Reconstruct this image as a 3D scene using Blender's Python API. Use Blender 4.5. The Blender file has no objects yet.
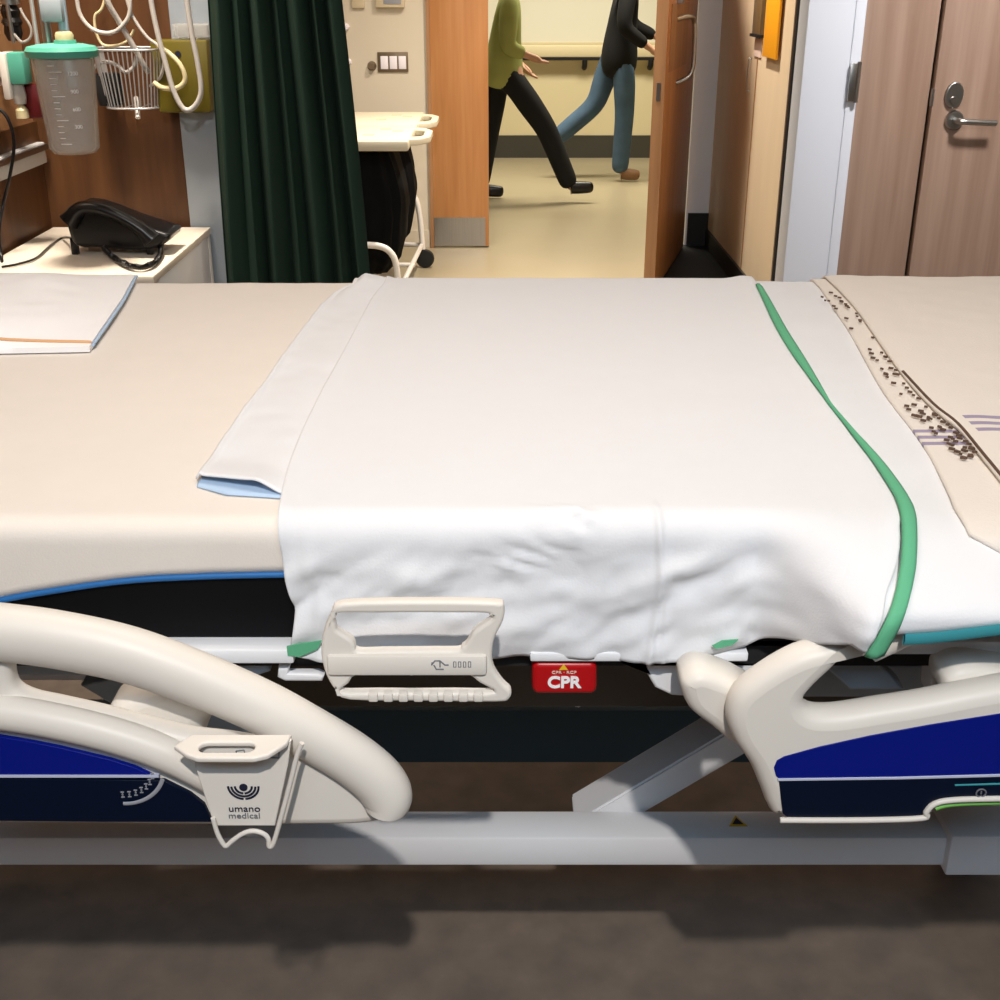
import bpy, bmesh, math, random
from mathutils import Vector, Matrix, noise
random.seed(7)
SC = bpy.context.scene
COL = SC.collection
PI = math.pi
# ------------------------------------------------------------------ camera geometry
H = 1.45; TH = math.radians(23.5); F = 1200.0
CT, ST = math.cos(TH), math.sin(TH)
def ray(px, py):
    a = (500 - py); return Vector((px - 500, F*CT + a*ST, -F*ST + a*CT))
def U(px, py, Y):
    d = ray(px, py); k = Y/d.y; return Vector((d.x*k, Y, H + d.z*k))
def G(px, py, z):
    d = ray(px, py); k = (z-H)/d.z; return Vector((d.x*k, d.y*k, z))
def UX(px, py, X):
    d = ray(px, py); k = X/d.x; return Vector((X, d.y*k, H + d.z*k))
def PR(p):
    v = Vector(p) - Vector((0, 0, H)); Z = v.y*CT - v.z*ST
    return 500 + F*v.x/Z, 500 - F*(v.y*ST + v.z*CT)/Z
def Zd(Y, z): return Y*CT + (H-z)*ST

# ------------------------------------------------------------------ materials
def s2l(c):
    return tuple(((v/255)/12.92 if v/255 <= .04045 else ((v/255+.055)/1.055)**2.4) for v in c)
def mat(name, col, rough=.5, metal=0, var=0, vscale=8, bump=0, bscale=60, trans=0, ior=1.45, spec=.5, emit=None, stretch=None, col2=None, sheen=0, alpha=1):
    m = bpy.data.materials.new(name); m.use_nodes = True
    nt = m.node_tree; b = nt.nodes['Principled BSDF']
    c = s2l(col) + (1,)
    b.inputs['Base Color'].default_value = c
    b.inputs['Roughness'].default_value = rough
    b.inputs['Metallic'].default_value = metal
    b.inputs['Transmission Weight'].default_value = trans
    b.inputs['IOR'].default_value = ior
    b.inputs['Specular IOR Level'].default_value = spec
    b.inputs['Sheen Weight'].default_value = sheen
    b.inputs['Alpha'].default_value = alpha
    if emit:
        b.inputs['Emission Color'].default_value = c; b.inputs['Emission Strength'].default_value = emit
    tc = nt.nodes.new('ShaderNodeNewGeometry'); src = tc.outputs['Position']
    if stretch:
        mp = nt.nodes.new('ShaderNodeMapping'); mp.inputs['Scale'].default_value = stretch
        nt.links.new(src, mp.inputs['Vector']); src = mp.outputs['Vector']
    if var or col2:
        n = nt.nodes.new('ShaderNodeTexNoise'); n.inputs['Scale'].default_value = vscale; n.inputs['Detail'].default_value = 6
        nt.links.new(src, n.inputs['Vector'])
        r = nt.nodes.new('ShaderNodeValToRGB'); r.color_ramp.elements[0].position = .3; r.color_ramp.elements[1].position = .7
        if col2: r.color_ramp.elements[0].color = s2l(col2)+(1,)
        else: r.color_ramp.elements[0].color = tuple(x*(1-var) for x in c[:3])+(1,)
        r.color_ramp.elements[1].color = c
        nt.links.new(n.outputs['Fac'], r.inputs['Fac']); nt.links.new(r.outputs['Color'], b.inputs['Base Color'])
    if bump:
        n2 = nt.nodes.new('ShaderNodeTexNoise'); n2.inputs['Scale'].default_value = bscale; n2.inputs['Detail'].default_value = 4
        nt.links.new(src, n2.inputs['Vector'])
        bp = nt.nodes.new('ShaderNodeBump'); bp.inputs['Strength'].default_value = bump; bp.inputs['Distance'].default_value = .004
        nt.links.new(n2.outputs['Fac'], bp.inputs['Height']); nt.links.new(bp.outputs['Normal'], b.inputs['Normal'])
    return m
M = {}
M['plastic'] = mat('white plastic', (222, 216, 207), .42, var=.02, spec=.35)
M['paint'] = mat('white painted steel', (236, 237, 240), .35, var=.03)
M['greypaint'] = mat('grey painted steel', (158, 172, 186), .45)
M['darkmetal'] = mat('dark underframe', (36, 36, 38), .6, var=.2)
M['sheet'] = mat('white cotton', (221, 222, 225), .85, bump=.10, bscale=500, sheen=.1, var=.012, vscale=40)
M['cream'] = mat('cream stretch cotton', (226, 218, 209), .85, bump=.10, bscale=600, sheen=.1, var=.02, vscale=30)
M['blanket'] = mat('cream blanket cotton', (222, 214, 205), .88, bump=.2, bscale=350, sheen=.1)
M['braid'] = mat('brown braid', (92, 70, 58), .8)
M['stripe'] = mat('mauve stripe', (168, 160, 180), .85)
M['lining'] = mat('pale blue lining', (176, 200, 226), .8)
M['green'] = mat('green hem cotton', (92, 172, 132), .8, bump=.1, bscale=400)
M['greenlight'] = mat('pale green seam', (150, 200, 170), .8)
M['teal'] = mat('teal hem cotton', (58, 150, 160), .8)
M['orange_thread'] = mat('orange thread', (214, 166, 120), .8)
M['mattress'] = mat('black mattress vinyl', (5, 5, 8), .6, bump=.05, spec=.2)
M['piping'] = mat('blue piping', (36, 104, 168), .5)
M['royal'] = mat('royal blue panel', (0, 20, 122), .35, spec=.3)
M['navy'] = mat('navy blue dark panel', (0, 13, 36), .35, spec=.25)
M['panelline'] = mat('pale line', (190, 195, 215), .5)
M['greyprint'] = mat('grey print', (150, 152, 160), .6)
M['ink'] = mat('dark print', (20, 24, 48), .6)
M['greyink'] = mat('grey ink', (110, 112, 118), .6)
M['red'] = mat('red plastic', (178, 10, 18), .35)
M['whiteink'] = mat('white print', (245, 245, 245), .5)
M['yellow'] = mat('yellow print', (230, 190, 40), .5)
M['lime'] = mat('lime green strip', (120, 190, 90), .5)
M['black'] = mat('black plastic', (12, 11, 12), .3)
M['blackbag'] = mat('black bag plastic', (7, 7, 8), .85, bump=.5, bscale=25, spec=.15)
M['wire'] = mat('chromed wire', (205, 205, 205), .35, metal=.6)
M['steel'] = mat('brushed steel', (176, 172, 168), .28, metal=1, var=.15, vscale=4, stretch=(60, 60, 1))
M['satin'] = mat('satin nickel', (170, 168, 164), .3, metal=1)
M['aquamarine'] = mat('aqua plastic', (84, 168, 146), .4)
M['clear'] = mat('clear plastic', (235, 232, 226), .08, trans=.55, ior=1.1, alpha=.55)
M['tube'] = mat('clear white tubing', (186, 180, 173), .3, spec=.6)
M['creamtube'] = mat('cream tubing', (206, 192, 150), .35)
M['olive'] = mat('olive yellow plastic', (100, 88, 16), .45, var=.1)
M['darkred'] = mat('dark red plastic', (96, 16, 20), .4)
M['pinkish'] = mat('pale pink plastic', (222, 198, 184), .5)
M['curtain'] = mat('dark green curtain cloth', (38, 56, 46), .95, bump=.2, bscale=250, spec=.15, var=.15, vscale=6, stretch=(3, 3, .6))
M['nightcream'] = mat('pale maple laminate', (232, 220, 202), .4, var=.05, vscale=3, stretch=(2, 14, 2))
M['nightgrey'] = mat('pale grey laminate', (206, 206, 206), .45)
M['woodbrown'] = mat('brown wood laminate', (96, 62, 34), .45, vscale=3, stretch=(9, 9, .7), col2=(76, 45, 22), bump=.05)
M['woodpanel'] = mat('light brown wood laminate', (168, 126, 88), .45, vscale=3, stretch=(9, 9, .7), col2=(150, 108, 72))
M['woodorange'] = mat('orange oak veneer', (188, 134, 84), .4, vscale=3, stretch=(9, 9, .5), col2=(170, 114, 66))
M['woodedge'] = mat('oak door edge', (168, 126, 88), .45, vscale=3, stretch=(9, 9, .5), col2=(150, 108, 72))
M['woodtaupe'] = mat('taupe oak veneer', (154, 130, 114), .42, vscale=2.4, stretch=(11, 11, .5), col2=(135, 110, 94))
M['wallwhite'] = mat('off white wall paint', (208, 197, 176), .7, bump=.04, bscale=120)
M['wallgrey'] = mat('cool grey white paint', (206, 212, 222), .6)
M['wallcream'] = mat('cream corridor paint', (222, 208, 168), .6)
M['wallpale'] = mat('pale corridor paint', (232, 228, 208), .6)
M['base'] = mat('dark vinyl cove base', (64, 62, 54), .5)
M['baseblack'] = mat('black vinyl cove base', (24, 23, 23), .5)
M['closet'] = mat('beige maple laminate', (218, 198, 168), .45, var=.05, vscale=3, stretch=(5, 5, .6))
M['post'] = mat('shaded post blue grey', (150, 158, 166), .6)  # white wall end's bluish shade put into the colour; clamp block shares it
M['jamb'] = mat('cool jamb paint', (232, 240, 252), .6)
M['shroud'] = mat('dark blue grey plastic', (62, 88, 104), .6)
M['tray'] = mat('cream tray plastic', (208, 198, 172), .5)
M['lightblock'] = mat('dark light block', (92, 83, 70), .7)
M['pillowcase'] = mat('white pillow cotton', (243, 242, 243), .85, bump=.1, bscale=400, sheen=.1)
M['ceil'] = mat('ceiling paint', (230, 228, 222), .8)
M['floor'] = mat('taupe sheet vinyl', (138, 124, 112), .55, vscale=14, col2=(117, 107, 98), spec=.2, bump=.03, bscale=40)
M['floorbeige'] = mat('beige sheet vinyl', (156, 144, 117), .35, var=.05, vscale=3, spec=.5)
M['skin'] = mat('skin', (196, 150, 122), .55)
M['jeans'] = mat('blue denim', (78, 104, 128), .85, var=.25, vscale=9)
M['blackcloth'] = mat('black cloth', (14, 14, 15), .9)
M['limecloth'] = mat('yellow green cloth', (160, 166, 96), .9, var=.12, vscale=6)
M['shoebrown'] = mat('tan shoe leather', (150, 112, 80), .6)
M['hairdark'] = mat('dark hair', (30, 22, 18), .6)
M['eye'] = mat('eye white', (235, 232, 228), .2)
M['orangecard'] = mat('orange card', (240, 164, 16), .6)
M['clearholder'] = mat('brown smoked plastic', (120, 98, 66), .3)
M['switch'] = mat('switch rocker', (236, 230, 236), .4)
M['switchplate'] = mat('bronze switch plate', (120, 104, 84), .35, metal=.5)
M['thermo'] = mat('thermostat beige', (205, 190, 160), .5)
M['rubber'] = mat('black rubber', (18, 18, 18), .6)

def stripe_mat(name, src, col, t0, gap, n, frac, slope, xmin):
    m = M[src].copy(); m.name = name; nt = m.node_tree; b = nt.nodes['Principled BSDF']
    def N(op, a, c=None):
        q = nt.nodes.new('ShaderNodeMath'); q.operation = op
        for k, v in enumerate((a, c)):
            if v is None: continue
            if isinstance(v, (int, float)): q.inputs[k].default_value = v
            else: nt.links.new(v, q.inputs[k])
        return q.outputs[0]
    uv = nt.nodes.new('ShaderNodeUVMap'); uv.uv_map = 'cloth'; sp = nt.nodes.new('ShaderNodeSeparateXYZ'); nt.links.new(uv.outputs[0], sp.inputs[0])
    X, t = sp.outputs[0], sp.outputs[1]
    q = N('DIVIDE', N('SUBTRACT', N('SUBTRACT', t, t0), N('MULTIPLY', X, slope)), gap)
    fac = N('MULTIPLY', N('LESS_THAN', N('FRACT', q), frac), N('MULTIPLY', N('GREATER_THAN', q, 0.0), N('LESS_THAN', q, float(n))))
    fac = N('MULTIPLY', fac, N('GREATER_THAN', X, xmin))
    mx = nt.nodes.new('ShaderNodeMix'); mx.data_type = 'RGBA'
    nt.links.new(fac, mx.inputs['Factor']); mx.inputs['A'].default_value = b.inputs['Base Color'].default_value; mx.inputs['B'].default_value = s2l(col)+(1,)
    nt.links.new(mx.outputs['Result'], b.inputs['Base Color']); return m
# ------------------------------------------------------------------ builders
WL = {}                                   # world location of roots
def link(name, me, m=None, parent=None, smooth=False, kind=None):
    o = bpy.data.objects.new(name, me); COL.objects.link(o)
    if m is not None:
        for mm in (m if isinstance(m, (list, tuple)) else [m]): me.materials.append(mm)
    if smooth:
        me.polygons.foreach_set('use_smooth', [True]*len(me.polygons))
        try: me.set_sharp_from_angle(angle=math.radians(smooth if smooth is not True else 40))
        except Exception: pass
    if parent is not None:
        L = WL[parent.name]; me.transform(Matrix.Translation(-L)); o.parent = parent; WL[o.name] = L
    else:
        vs = [v.co for v in me.vertices]
        c = Vector(((min(v.x for v in vs)+max(v.x for v in vs))/2, (min(v.y for v in vs)+max(v.y for v in vs))/2, min(v.z for v in vs)))
        me.transform(Matrix.Translation(-c)); o.location = c; WL[o.name] = c
    if kind: o['kind'] = kind
    return o
def thing(name, loc, label, cat, group=None):
    o = bpy.data.objects.new(name, None); COL.objects.link(o); o.location = Vector(loc); o.empty_display_size = .1
    WL[o.name] = Vector(loc); o['label'] = label; o['category'] = cat
    if group: o['group'] = group
    return o
def tag(o, label, cat, group=None):
    o['label'] = label; o['category'] = cat
    if group: o['group'] = group
    return o
def fin(bm, name='m'):
    bmesh.ops.recalc_face_normals(bm, faces=bm.faces)
    me = bpy.data.meshes.new(name); bm.to_mesh(me); bm.free(); return me
def bbox(bm, x0, x1, y0, y1, z0, z1, bev=0, seg=2, rot=None, mi=0):
    t = bmesh.new(); bmesh.ops.create_cube(t, size=1)
    c = Vector(((x0+x1)/2, (y0+y1)/2, (z0+z1)/2))
    for v in t.verts: v.co = Vector((v.co.x*abs(x1-x0), v.co.y*abs(y1-y0), v.co.z*abs(z1-z0)))
    if bev: bmesh.ops.bevel(t, geom=list(t.edges), offset=bev, segments=seg, affect='EDGES', profile=.5)
    if rot is not None: bmesh.ops.transform(t, matrix=rot, verts=t.verts)
    bmesh.ops.translate(t, vec=c, verts=t.verts)
    merge(bm, t, mi)
def merge(bm, t, mi=0):
    mp = {v: bm.verts.new(v.co) for v in t.verts}
    for f in t.faces:
        try: nf = bm.faces.new([mp[v] for v in f.verts]); nf.material_index = mi
        except ValueError: pass
    t.free()
def box(name, x0, x1, y0, y1, z0, z1, m, parent=None, bev=0, kind=None, rot=None, seg=2):
    bm = bmesh.new(); bbox(bm, x0, x1, y0, y1, z0, z1, bev, seg, rot)
    return link(name, fin(bm), m, parent, smooth=30 if bev else False, kind=kind)
def cr(pts, n=8, closed=False):
    P = [Vector(p) for p in pts]; out = []; L = len(P)
    rng = range(L) if closed else range(L-1)
    for i in rng:
        if closed: a, b, c, d = P[(i-1) % L], P[i], P[(i+1) % L], P[(i+2) % L]
        else: a, b, c, d = P[max(i-1, 0)], P[i], P[i+1], P[min(i+2, L-1)]
        for k in range(n):
            t = k/n
            out.append(.5*((2*b)+(c-a)*t+(2*a-5*b+4*c-d)*t*t+(3*b-a-3*c+d)*t**3))
    if not closed: out.append(P[-1].copy())
    return out
def btube(bm, pts, r, seg=10, closed=False, ry=None, cap=True, mi=0):
    P = [Vector(p) for p in pts]; n = len(P)
    R = r if callable(r) else (lambda t: r)
    rings = []; nrm = None
    for i, p in enumerate(P):
        if closed: tg = (P[(i+1) % n]-P[i-1])
        else: tg = P[min(i+1, n-1)]-P[max(i-1, 0)]
        tg.normalize()
        if nrm is None:
            ref = Vector((0, 1, 0)) if abs(tg.y) < .9 else Vector((0, 0, 1)); nrm = (ref-tg*ref.dot(tg)).normalized()
        else:
            q = nrm-tg*nrm.dot(tg)
            nrm = q.normalized() if q.length > 1e-6 else nrm
        bi = tg.cross(nrm)
        rr = R(i/max(n-1, 1)); r2 = rr if ry is None else ry
        rings.append([bm.verts.new(p+nrm*math.cos(2*PI*k/seg)*r2+bi*math.sin(2*PI*k/seg)*rr) for k in range(seg)])
    for i in range(n if closed else n-1):
        a, b = rings[i], rings[(i+1) % n]
        for k in range(seg):
            f = bm.faces.new((a[k], a[(k+1) % seg], b[(k+1) % seg], b[k])); f.material_index = mi
    if cap and not closed:
        for q in (rings[0], rings[-1]):
            f = bm.faces.new(q); f.material_index = mi
def tube(name, pts, r, m, parent=None, seg=10, closed=False, smoothpts=0, ry=None):
    if smoothpts: pts = cr(pts, smoothpts, closed)
    bm = bmesh.new(); btube(bm, pts, r, seg, closed, ry)
    return link(name, fin(bm), m, parent, smooth=50)
def blathe(bm, prof, c, seg=32, axis='Z', mi=0):
    rings = []
    for r, h in prof:
        ring = []
        for k in range(seg):
            a = 2*PI*k/seg; x, y = r*math.cos(a), r*math.sin(a)
            v = {'Z': (x, y, h), 'Y': (x, h, y), 'X': (h, x, y)}[axis]
            ring.append(bm.verts.new(Vector(c)+Vector(v)))
        rings.append(ring)
    for a, b in zip(rings, rings[1:]):
        for k in range(seg):
            f = bm.faces.new((a[k], a[(k+1) % seg], b[(k+1) % seg], b[k])); f.material_index = mi
    for q in (rings[0], rings[-1]):
        f = bm.faces.new(q); f.material_index = mi
def lathe(name, prof, c, m, parent=None, seg=32, axis='Z'):
    bm = bmesh.new(); blathe(bm, prof, c, seg, axis); return link(name, fin(bm), m, parent, smooth=35)
def curve_mesh(loops, thick, bev, res=3):
    """filled 2D outline (list of loops of (u,v)) extruded by thick, edges rounded by bev; in XY, centred on z=0"""
    cu = bpy.data.curves.new('tmp', 'CURVE'); cu.dimensions = '2D'; cu.fill_mode = 'BOTH'
    for lp in loops:
        s = cu.splines.new('POLY'); s.points.add(len(lp)-1); s.use_cyclic_u = True
        for p, q in zip(s.points, lp): p.co = (q[0], q[1], 0, 1)
    cu.extrude = max(thick/2-bev, 0.00001); cu.bevel_depth = bev; cu.bevel_resolution = res; cu.offset = -bev
    o = bpy.data.objects.new('tmp', cu); COL.objects.link(o)
    dg = bpy.context.evaluated_depsgraph_get(); me = bpy.data.meshes.new_from_object(o.evaluated_get(dg))
    bpy.data.objects.remove(o); bpy.data.curves.remove(cu)
    me.materials.clear(); return me
def dens(lp, closed=True):
    return lp
def pxloop(pts, Y, n=4, sharp=False):
    w = [U(px, py, Y) for px, py in pts]
    P = [Vector((v.x, v.z, 0)) for v in w]
    if not sharp: P = cr(P, n, True)
    return [(v.x, v.y) for v in P]
def plate_mesh(outer, holes, Y, thick, bev, n=4, sharp=False):
    """outline given in pixels at depth Y; the slab reaches from Y back to Y+thick"""
    me = curve_mesh([pxloop(outer, Y, n, sharp)]+[pxloop(h, Y, n, sharp) for h in holes], thick, bev)
    # XY -> XZ ; local +z -> -Y
    me.transform(Matrix(((1, 0, 0, 0), (0, 0, -1, Y+thick/2), (0, 1, 0, 0), (0, 0, 0, 1))))
    return me
def join_me(ms):
    bm = bmesh.new()
    for m_ in ms: bm.from_mesh(m_)
    me = bpy.data.meshes.new('j'); bm.to_mesh(me); bm.free(); return me
def plate(name, outer, holes, Y, thick, bev, m, parent=None, n=4, sharp=False, kind=None):
    return link(name, plate_mesh(outer, holes, Y, thick, bev, n, sharp), m, parent, smooth=40, kind=kind)
def text(name, s, loc, size, m, parent, width=None, thick=.0006, ital=0, up=Vector((0, 0, 1)), right=Vector((1, 0, 0)), space=1, bold=0):
    cu = bpy.data.curves.new('t', 'FONT'); cu.body = s; cu.size = size; cu.align_x = 'CENTER'; cu.align_y = 'CENTER'
    cu.extrude = thick; cu.space_character = space; cu.offset = bold
    o = bpy.data.objects.new('t', cu); COL.objects.link(o)
    dg = bpy.context.evaluated_depsgraph_get(); me = bpy.data.meshes.new_from_object(o.evaluated_get(dg))
    bpy.data.objects.remove(o); me.materials.clear()
    xs = [v.co.x for v in me.vertices]
    if width: me.transform(Matrix.Diagonal((width/(max(xs)-min(xs)), 1, 1, 1)))
    nn = right.cross(up)
    me.transform(Matrix.Translation(Vector(loc)) @ Matrix((right, up, nn)).transposed().to_4x4())
    return link(name, me, m, parent)
def arcpts(cx, cz, r, a0, a1, Y, n=16):
    return [Vector((cx+r*math.cos(math.radians(a0+(a1-a0)*k/n)), Y, cz+r*math.sin(math.radians(a0+(a1-a0)*k/n)))) for k in range(n+1)]
def sstep(a, b, x):
    t = max(0, min(1, (x-a)/(b-a))); return t*t*(3-2*t)
def interp(tab, x):
    if x <= tab[0][0]: return tab[0][1]
    for (a, b), (c, d) in zip(tab, tab[1:]):
        if x <= c: return b+(d-b)*(x-a)/(c-a)
    return tab[-1][1]

# ================================================================== SETTING
S = 'structure'
WX = -1.5
box('floor', WX-.3, 3.2, -2.8, 5.0, -.06, 0, M['floor'], kind=S)
box('floor_corridor', -5, 5.5, 5.0, 11.2, -.06, 0, M['floorbeige'], kind=S)
box('floor_dark_strip', .86, 1.22, 5.30, 7.11, -.01, .002, M['baseblack'], kind=S)  # thin black strip over the floor between open leaf and closet
box('ceiling', -5, 5.5, -2.8, 11.2, 3.0, 3.1, M['ceil'], kind=S)
# head wall on the left and the stub partition behind the nightstand
box('wall_left', WX-.15, WX, -2.8, 4.02, 0, 3.0, M['woodpanel'], kind=S)
box('trim_1', WX, WX+.012, .2, 4.02, 0, 1.03, M['woodbrown'], kind=S)
box('wall_partition', WX-.15, -1.02, 4.02, 4.14, 0, 3.0, M['woodbrown'], kind=S)
box('wall_partition_end', -1.02, -.86, 3.985, 4.16, 0, 3.0, M['post'], kind=S, bev=.004)
box('wall_partition_side', -3.2, -1.65, 4.0, 4.14, 0, 3.0, M['wallwhite'], kind=S)
# wall with the switches
BY = 7.06
box('wall_back', -3.2, -.405, BY, BY+.18, 0, 3.0, M['wallwhite'], kind=S)
box('wall_far_left', -3.3, -3.2, 4.0, BY+.18, 0, 3.0, M['wallwhite'], kind=S)
box('wall_back_lintel', -.405, 1.3, BY, BY+.18, 2.15, 3.0, M['wallwhite'], kind=S)
box('trim_2', -.405, -.385, BY-.02, BY+.18, 0, 2.15, M['woodedge'], kind=S)
box('baseboard_back', -3.2, -.41, BY-.008, BY, 0, .1, M['wallwhite'], kind=S)
box('wall_back_right', 1.09, 1.24, BY+.05, BY+.2, 0, 3.0, M['jamb'], kind=S)
box('baseboard_back_right', 1.10, 1.24, BY+.035, BY+.05, 0, .19, M['baseblack'], kind=S)
# corridor beyond
CY = 10.9
box('wall_corridor', -5, 5.5, CY, CY+.1, 0, .95, M['wallcream'], kind=S)
box('wall_corridor_upper', -5, 5.5, CY+.004, CY+.1, .95, 3.0, M['wallpale'], kind=S)
box('baseboard_corridor', -5, 5.5, CY-.012, CY, 0, .19, M['base'], kind=S)
box('wall_corridor_left', -5.1, -5, BY, CY+.1, 0, 3.0, M['wallcream'], kind=S)
box('wall_corridor_right', 5.5, 5.6, BY, CY+.1, 0, 3.0, M['wallcream'], kind=S)
box('wall_corridor_near', -5, -3.2, BY, BY+.18, 0, 3.0, M['wallcream'], kind=S)
box('wall_corridor_near_right', 1.24, 5.5, BY+.2, BY+.3, 0, 3.0, M['wallcream'], kind=S)
# closet side on the right of the passage
CX = 1.22
box('wall_closet', CX, CX+.6, 5.36, BY+.2, 0, 3.0, M['closet'], kind=S)
box('wall_closet_end', CX+.004, CX+.6, 5.30, 5.36, 0, 3.0, M['steel'], kind=S)
box('trim_3', CX-.004, CX+.006, 5.295, 5.325, 0, 3.0, M['baseblack'], kind=S)
box('baseboard_closet', CX-.012, CX, 5.40, BY+.05, 0, .1, M['baseblack'], kind=S)
box('trim_4', CX-.003, CX+.001, 6.03, 6.045, .1, 2.6, M['woodedge'], kind=S)
# right wall with the taupe doors
RY = 4.6
box('wall_right_frame', 1.095, 1.30, RY, RY+.14, 0, 3.0, M['wallgrey'], kind=S, bev=.004)
box('trim_5', 1.262, 1.30, RY-.004, RY, 0, 2.2, M['wallgrey'], kind=S, bev=.003)
box('wall_right_lintel', 1.30, 3.2, RY, RY+.14, 2.2, 3.0, M['wallgrey'], kind=S)
box('wall_right_rest', 2.62, 3.2, RY, RY+.14, 0, 2.2, M['wallgrey'], kind=S)
box('wall_right', 3.2, 3.3, -2.8, RY+.14, 0, 3.0, M['wallwhite'], kind=S)
box('wall_right_far', 1.24, 1.34, RY+.14, 5.3, 0, 3.0, M['wallgrey'], kind=S)
# window wall behind the camera
box('wall_front', WX-.15, 3.3, -2.8, -3.0, 0, .55, M['wallwhite'], kind=S)
box('wall_front_upper', WX-.15, 3.3, -2.8, -3.0, 2.45, 3.0, M['wallwhite'], kind=S)
box('wall_front_side', WX-.15, -1.2, -2.8, -3.0, .55, 2.45, M['wallwhite'], kind=S)
box('wall_front_far', 2.6, 3.3, -2.8, -3.0, .55, 2.45, M['wallwhite'], kind=S)
bm = bmesh.new()
for a in (-1.2, .7, 2.54): bbox(bm, a, a+.06, -2.78, -2.72, .55, 2.45)
for a in (.55, 2.39): bbox(bm, -1.2, 2.6, -2.78, -2.72, a, a+.06)
link('window_1', fin(bm), M['wallgrey'], kind=S)

# doors -------------------------------------------------------------
d = box('door_1', -.385, -.065, BY-.01, BY+.04, .01, 2.13, M['woodorange'], kind=S, bev=.002)
box('kick_plate', -.383, -.085, BY-.014, BY-.010, .012, .175, M['steel'], d)
# open leaf, hinged at the right jamb
def open_leaf():
    a = Vector((.772, 5.93)); b = Vector((1.075, 7.05)); dr = (b-a).normalized(); nr = Vector((dr.y, -dr.x))   # nr -> +X side
    L = (b-a).length
    def bx(name, s0, s1, t0, t1, z0, z1, m, parent=None, bev=0):
        bm = bmesh.new(); bbox(bm, s0, s1, t0, t1, z0, z1, bev)
        R = Matrix(((dr.x, nr.x, 0, a.x), (dr.y, nr.y, 0, a.y), (0, 0, 1, 0), (0, 0, 0, 1)))
        bm.transform(R)
        return link(name, fin(bm), m, parent, smooth=30 if bev else False, kind=None if parent else S)
    leaf = bx('door_2', 0, L, -.055, 0, .01, 2.13, M['woodorange'])
    bx('edge_strip', -.003, 0, -.055, 0, .01, 2.13, M['woodedge'], leaf)
    bx('latch_plate', -.005, -.003, -.037, -.018, .92, 1.0, M['steel'], leaf)
    bx('push_plate', .1, .75, 0, .004, 1.04, 1.34, M['woodedge'], leaf)
    def tb(name, pts, r, m):
        w = [Vector((a.x+dr.x*s+nr.x*t, a.y+dr.y*s+nr.y*t, z)) for s, t, z in pts]
        return tube(name, w, r, m, leaf, 10, False, 5)
    tb('pull_handle', [(.30, .0, 1.27), (.34, .05, 1.28), (.42, .07, 1.26), (.44, .075, 1.18), (.44, .07, 1.02), (.42, .0, .97)], .012, M['satin'])
    bx('upper_bracket', .28, .34, .0, .03, 1.34, 1.42, M['satin'], leaf)
    return leaf
open_leaf()
d = box('door_3', 1.302, 1.574, RY+.03, RY+.075, .01, 2.19, M['woodtaupe'], kind=S, bev=.003)
bm = bmesh.new(); bbox(bm, 1.262, 1.287, RY-.024, RY-.012, 1.04, 1.17, .002); btube(bm, [(1.292, RY-.022, 1.035), (1.292, RY-.022, 1.175)], .008)
link('hinge', fin(bm), M['satin'], d, smooth=40)
d = box('door_4', 1.582, 2.62, RY+.005, RY+.05, .01, 2.19, M['woodtaupe'], kind=S, bev=.003)
hp = U(954, 120, RY); ep = U(954, 95, RY)
bm = bmesh.new(); blathe(bm, [(.001, RY-.012), (.03, RY-.012), (.034, RY-.006), (.034, RY+.005)], (hp.x, 0, hp.z), 24, 'Y')
btube(bm, cr([(hp.x, RY+.004, hp.z), (hp.x, RY-.045, hp.z), (hp.x+.012, RY-.056, hp.z), (hp.x+.05, RY-.058, hp.z-.002), (hp.x+.135, RY-.055, hp.z-.006)], 6), .011, 12)
link('handle', fin(bm), M['satin'], d, smooth=40)
me = curve_mesh([[(ep.x+.034*math.cos(a)*1, ep.z+(.046 if math.sin(a) > 0 else .046)*math.sin(a)) for a in [2*PI*k/28 for k in range(28)]]], .014, .005)
me.transform(Matrix(((1, 0, 0, 0), (0, 0, -1, RY-.002), (0, 1, 0, 0), (0, 0, 0, 1))))
e = link('lock_escutcheon', me, M['satin'], d, smooth=40)
bm = bmesh.new(); blathe(bm, [(.001, RY-.016), (.012, RY-.016), (.014, RY-.008)], (ep.x-.003, 0, ep.z-.018), 20, 'Y')
link('lock_cylinder', fin(bm), M['steel'], e, smooth=40)
box('strike_plate', 1.576, 1.584, RY+.002, RY+.02, 1.02, 1.08, M['satin'], d)

# ================================================================== BED
YN, YF, ZT, ZB, RC = .95, 1.85, 1.013, .893, .014
XA, XB = -1.27, .98
TW = YF-YN-2*RC; AR = PI*RC/2
def bump_out(X, t):
    """how far the bedding is pushed out over the lowered side rail at the foot"""
    return .102*sstep(.22, .30, X)*sstep(-.01, AR+.02, t)
def prof(t, X=0):
    """point and outward normal on the mattress hull; t=0 start of near corner, t<0 across the top, t>0 down the near side"""
    if t < -TW-AR:
        return Vector((0, YF, ZT-RC-(-TW-AR-t))), Vector((0, 1, 0))
    if t < -TW:
        a = (-TW-t)/RC; return Vector((0, YF-RC+RC*math.sin(a), ZT-RC+RC*math.cos(a))), Vector((0, math.sin(a), math.cos(a)))
    if t <= 0: return Vector((0, YN+RC-t, ZT)), Vector((0, 0, 1))
    if t < AR:
        a = t/RC; return Vector((0, YN+RC-RC*math.sin(a), ZT-RC+RC*math.cos(a))), Vector((0, -math.sin(a), math.cos(a)))
    return Vector((0, YN, ZT-RC-(t-AR))), Vector((0, -1, 0))
def hull(X, t, o, bo=True):
    p, n = prof(t); p = p+n*o
    if bo: p.y -= bump_out(X, t)
    return Vector((X, p.y, p.z)), n
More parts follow.
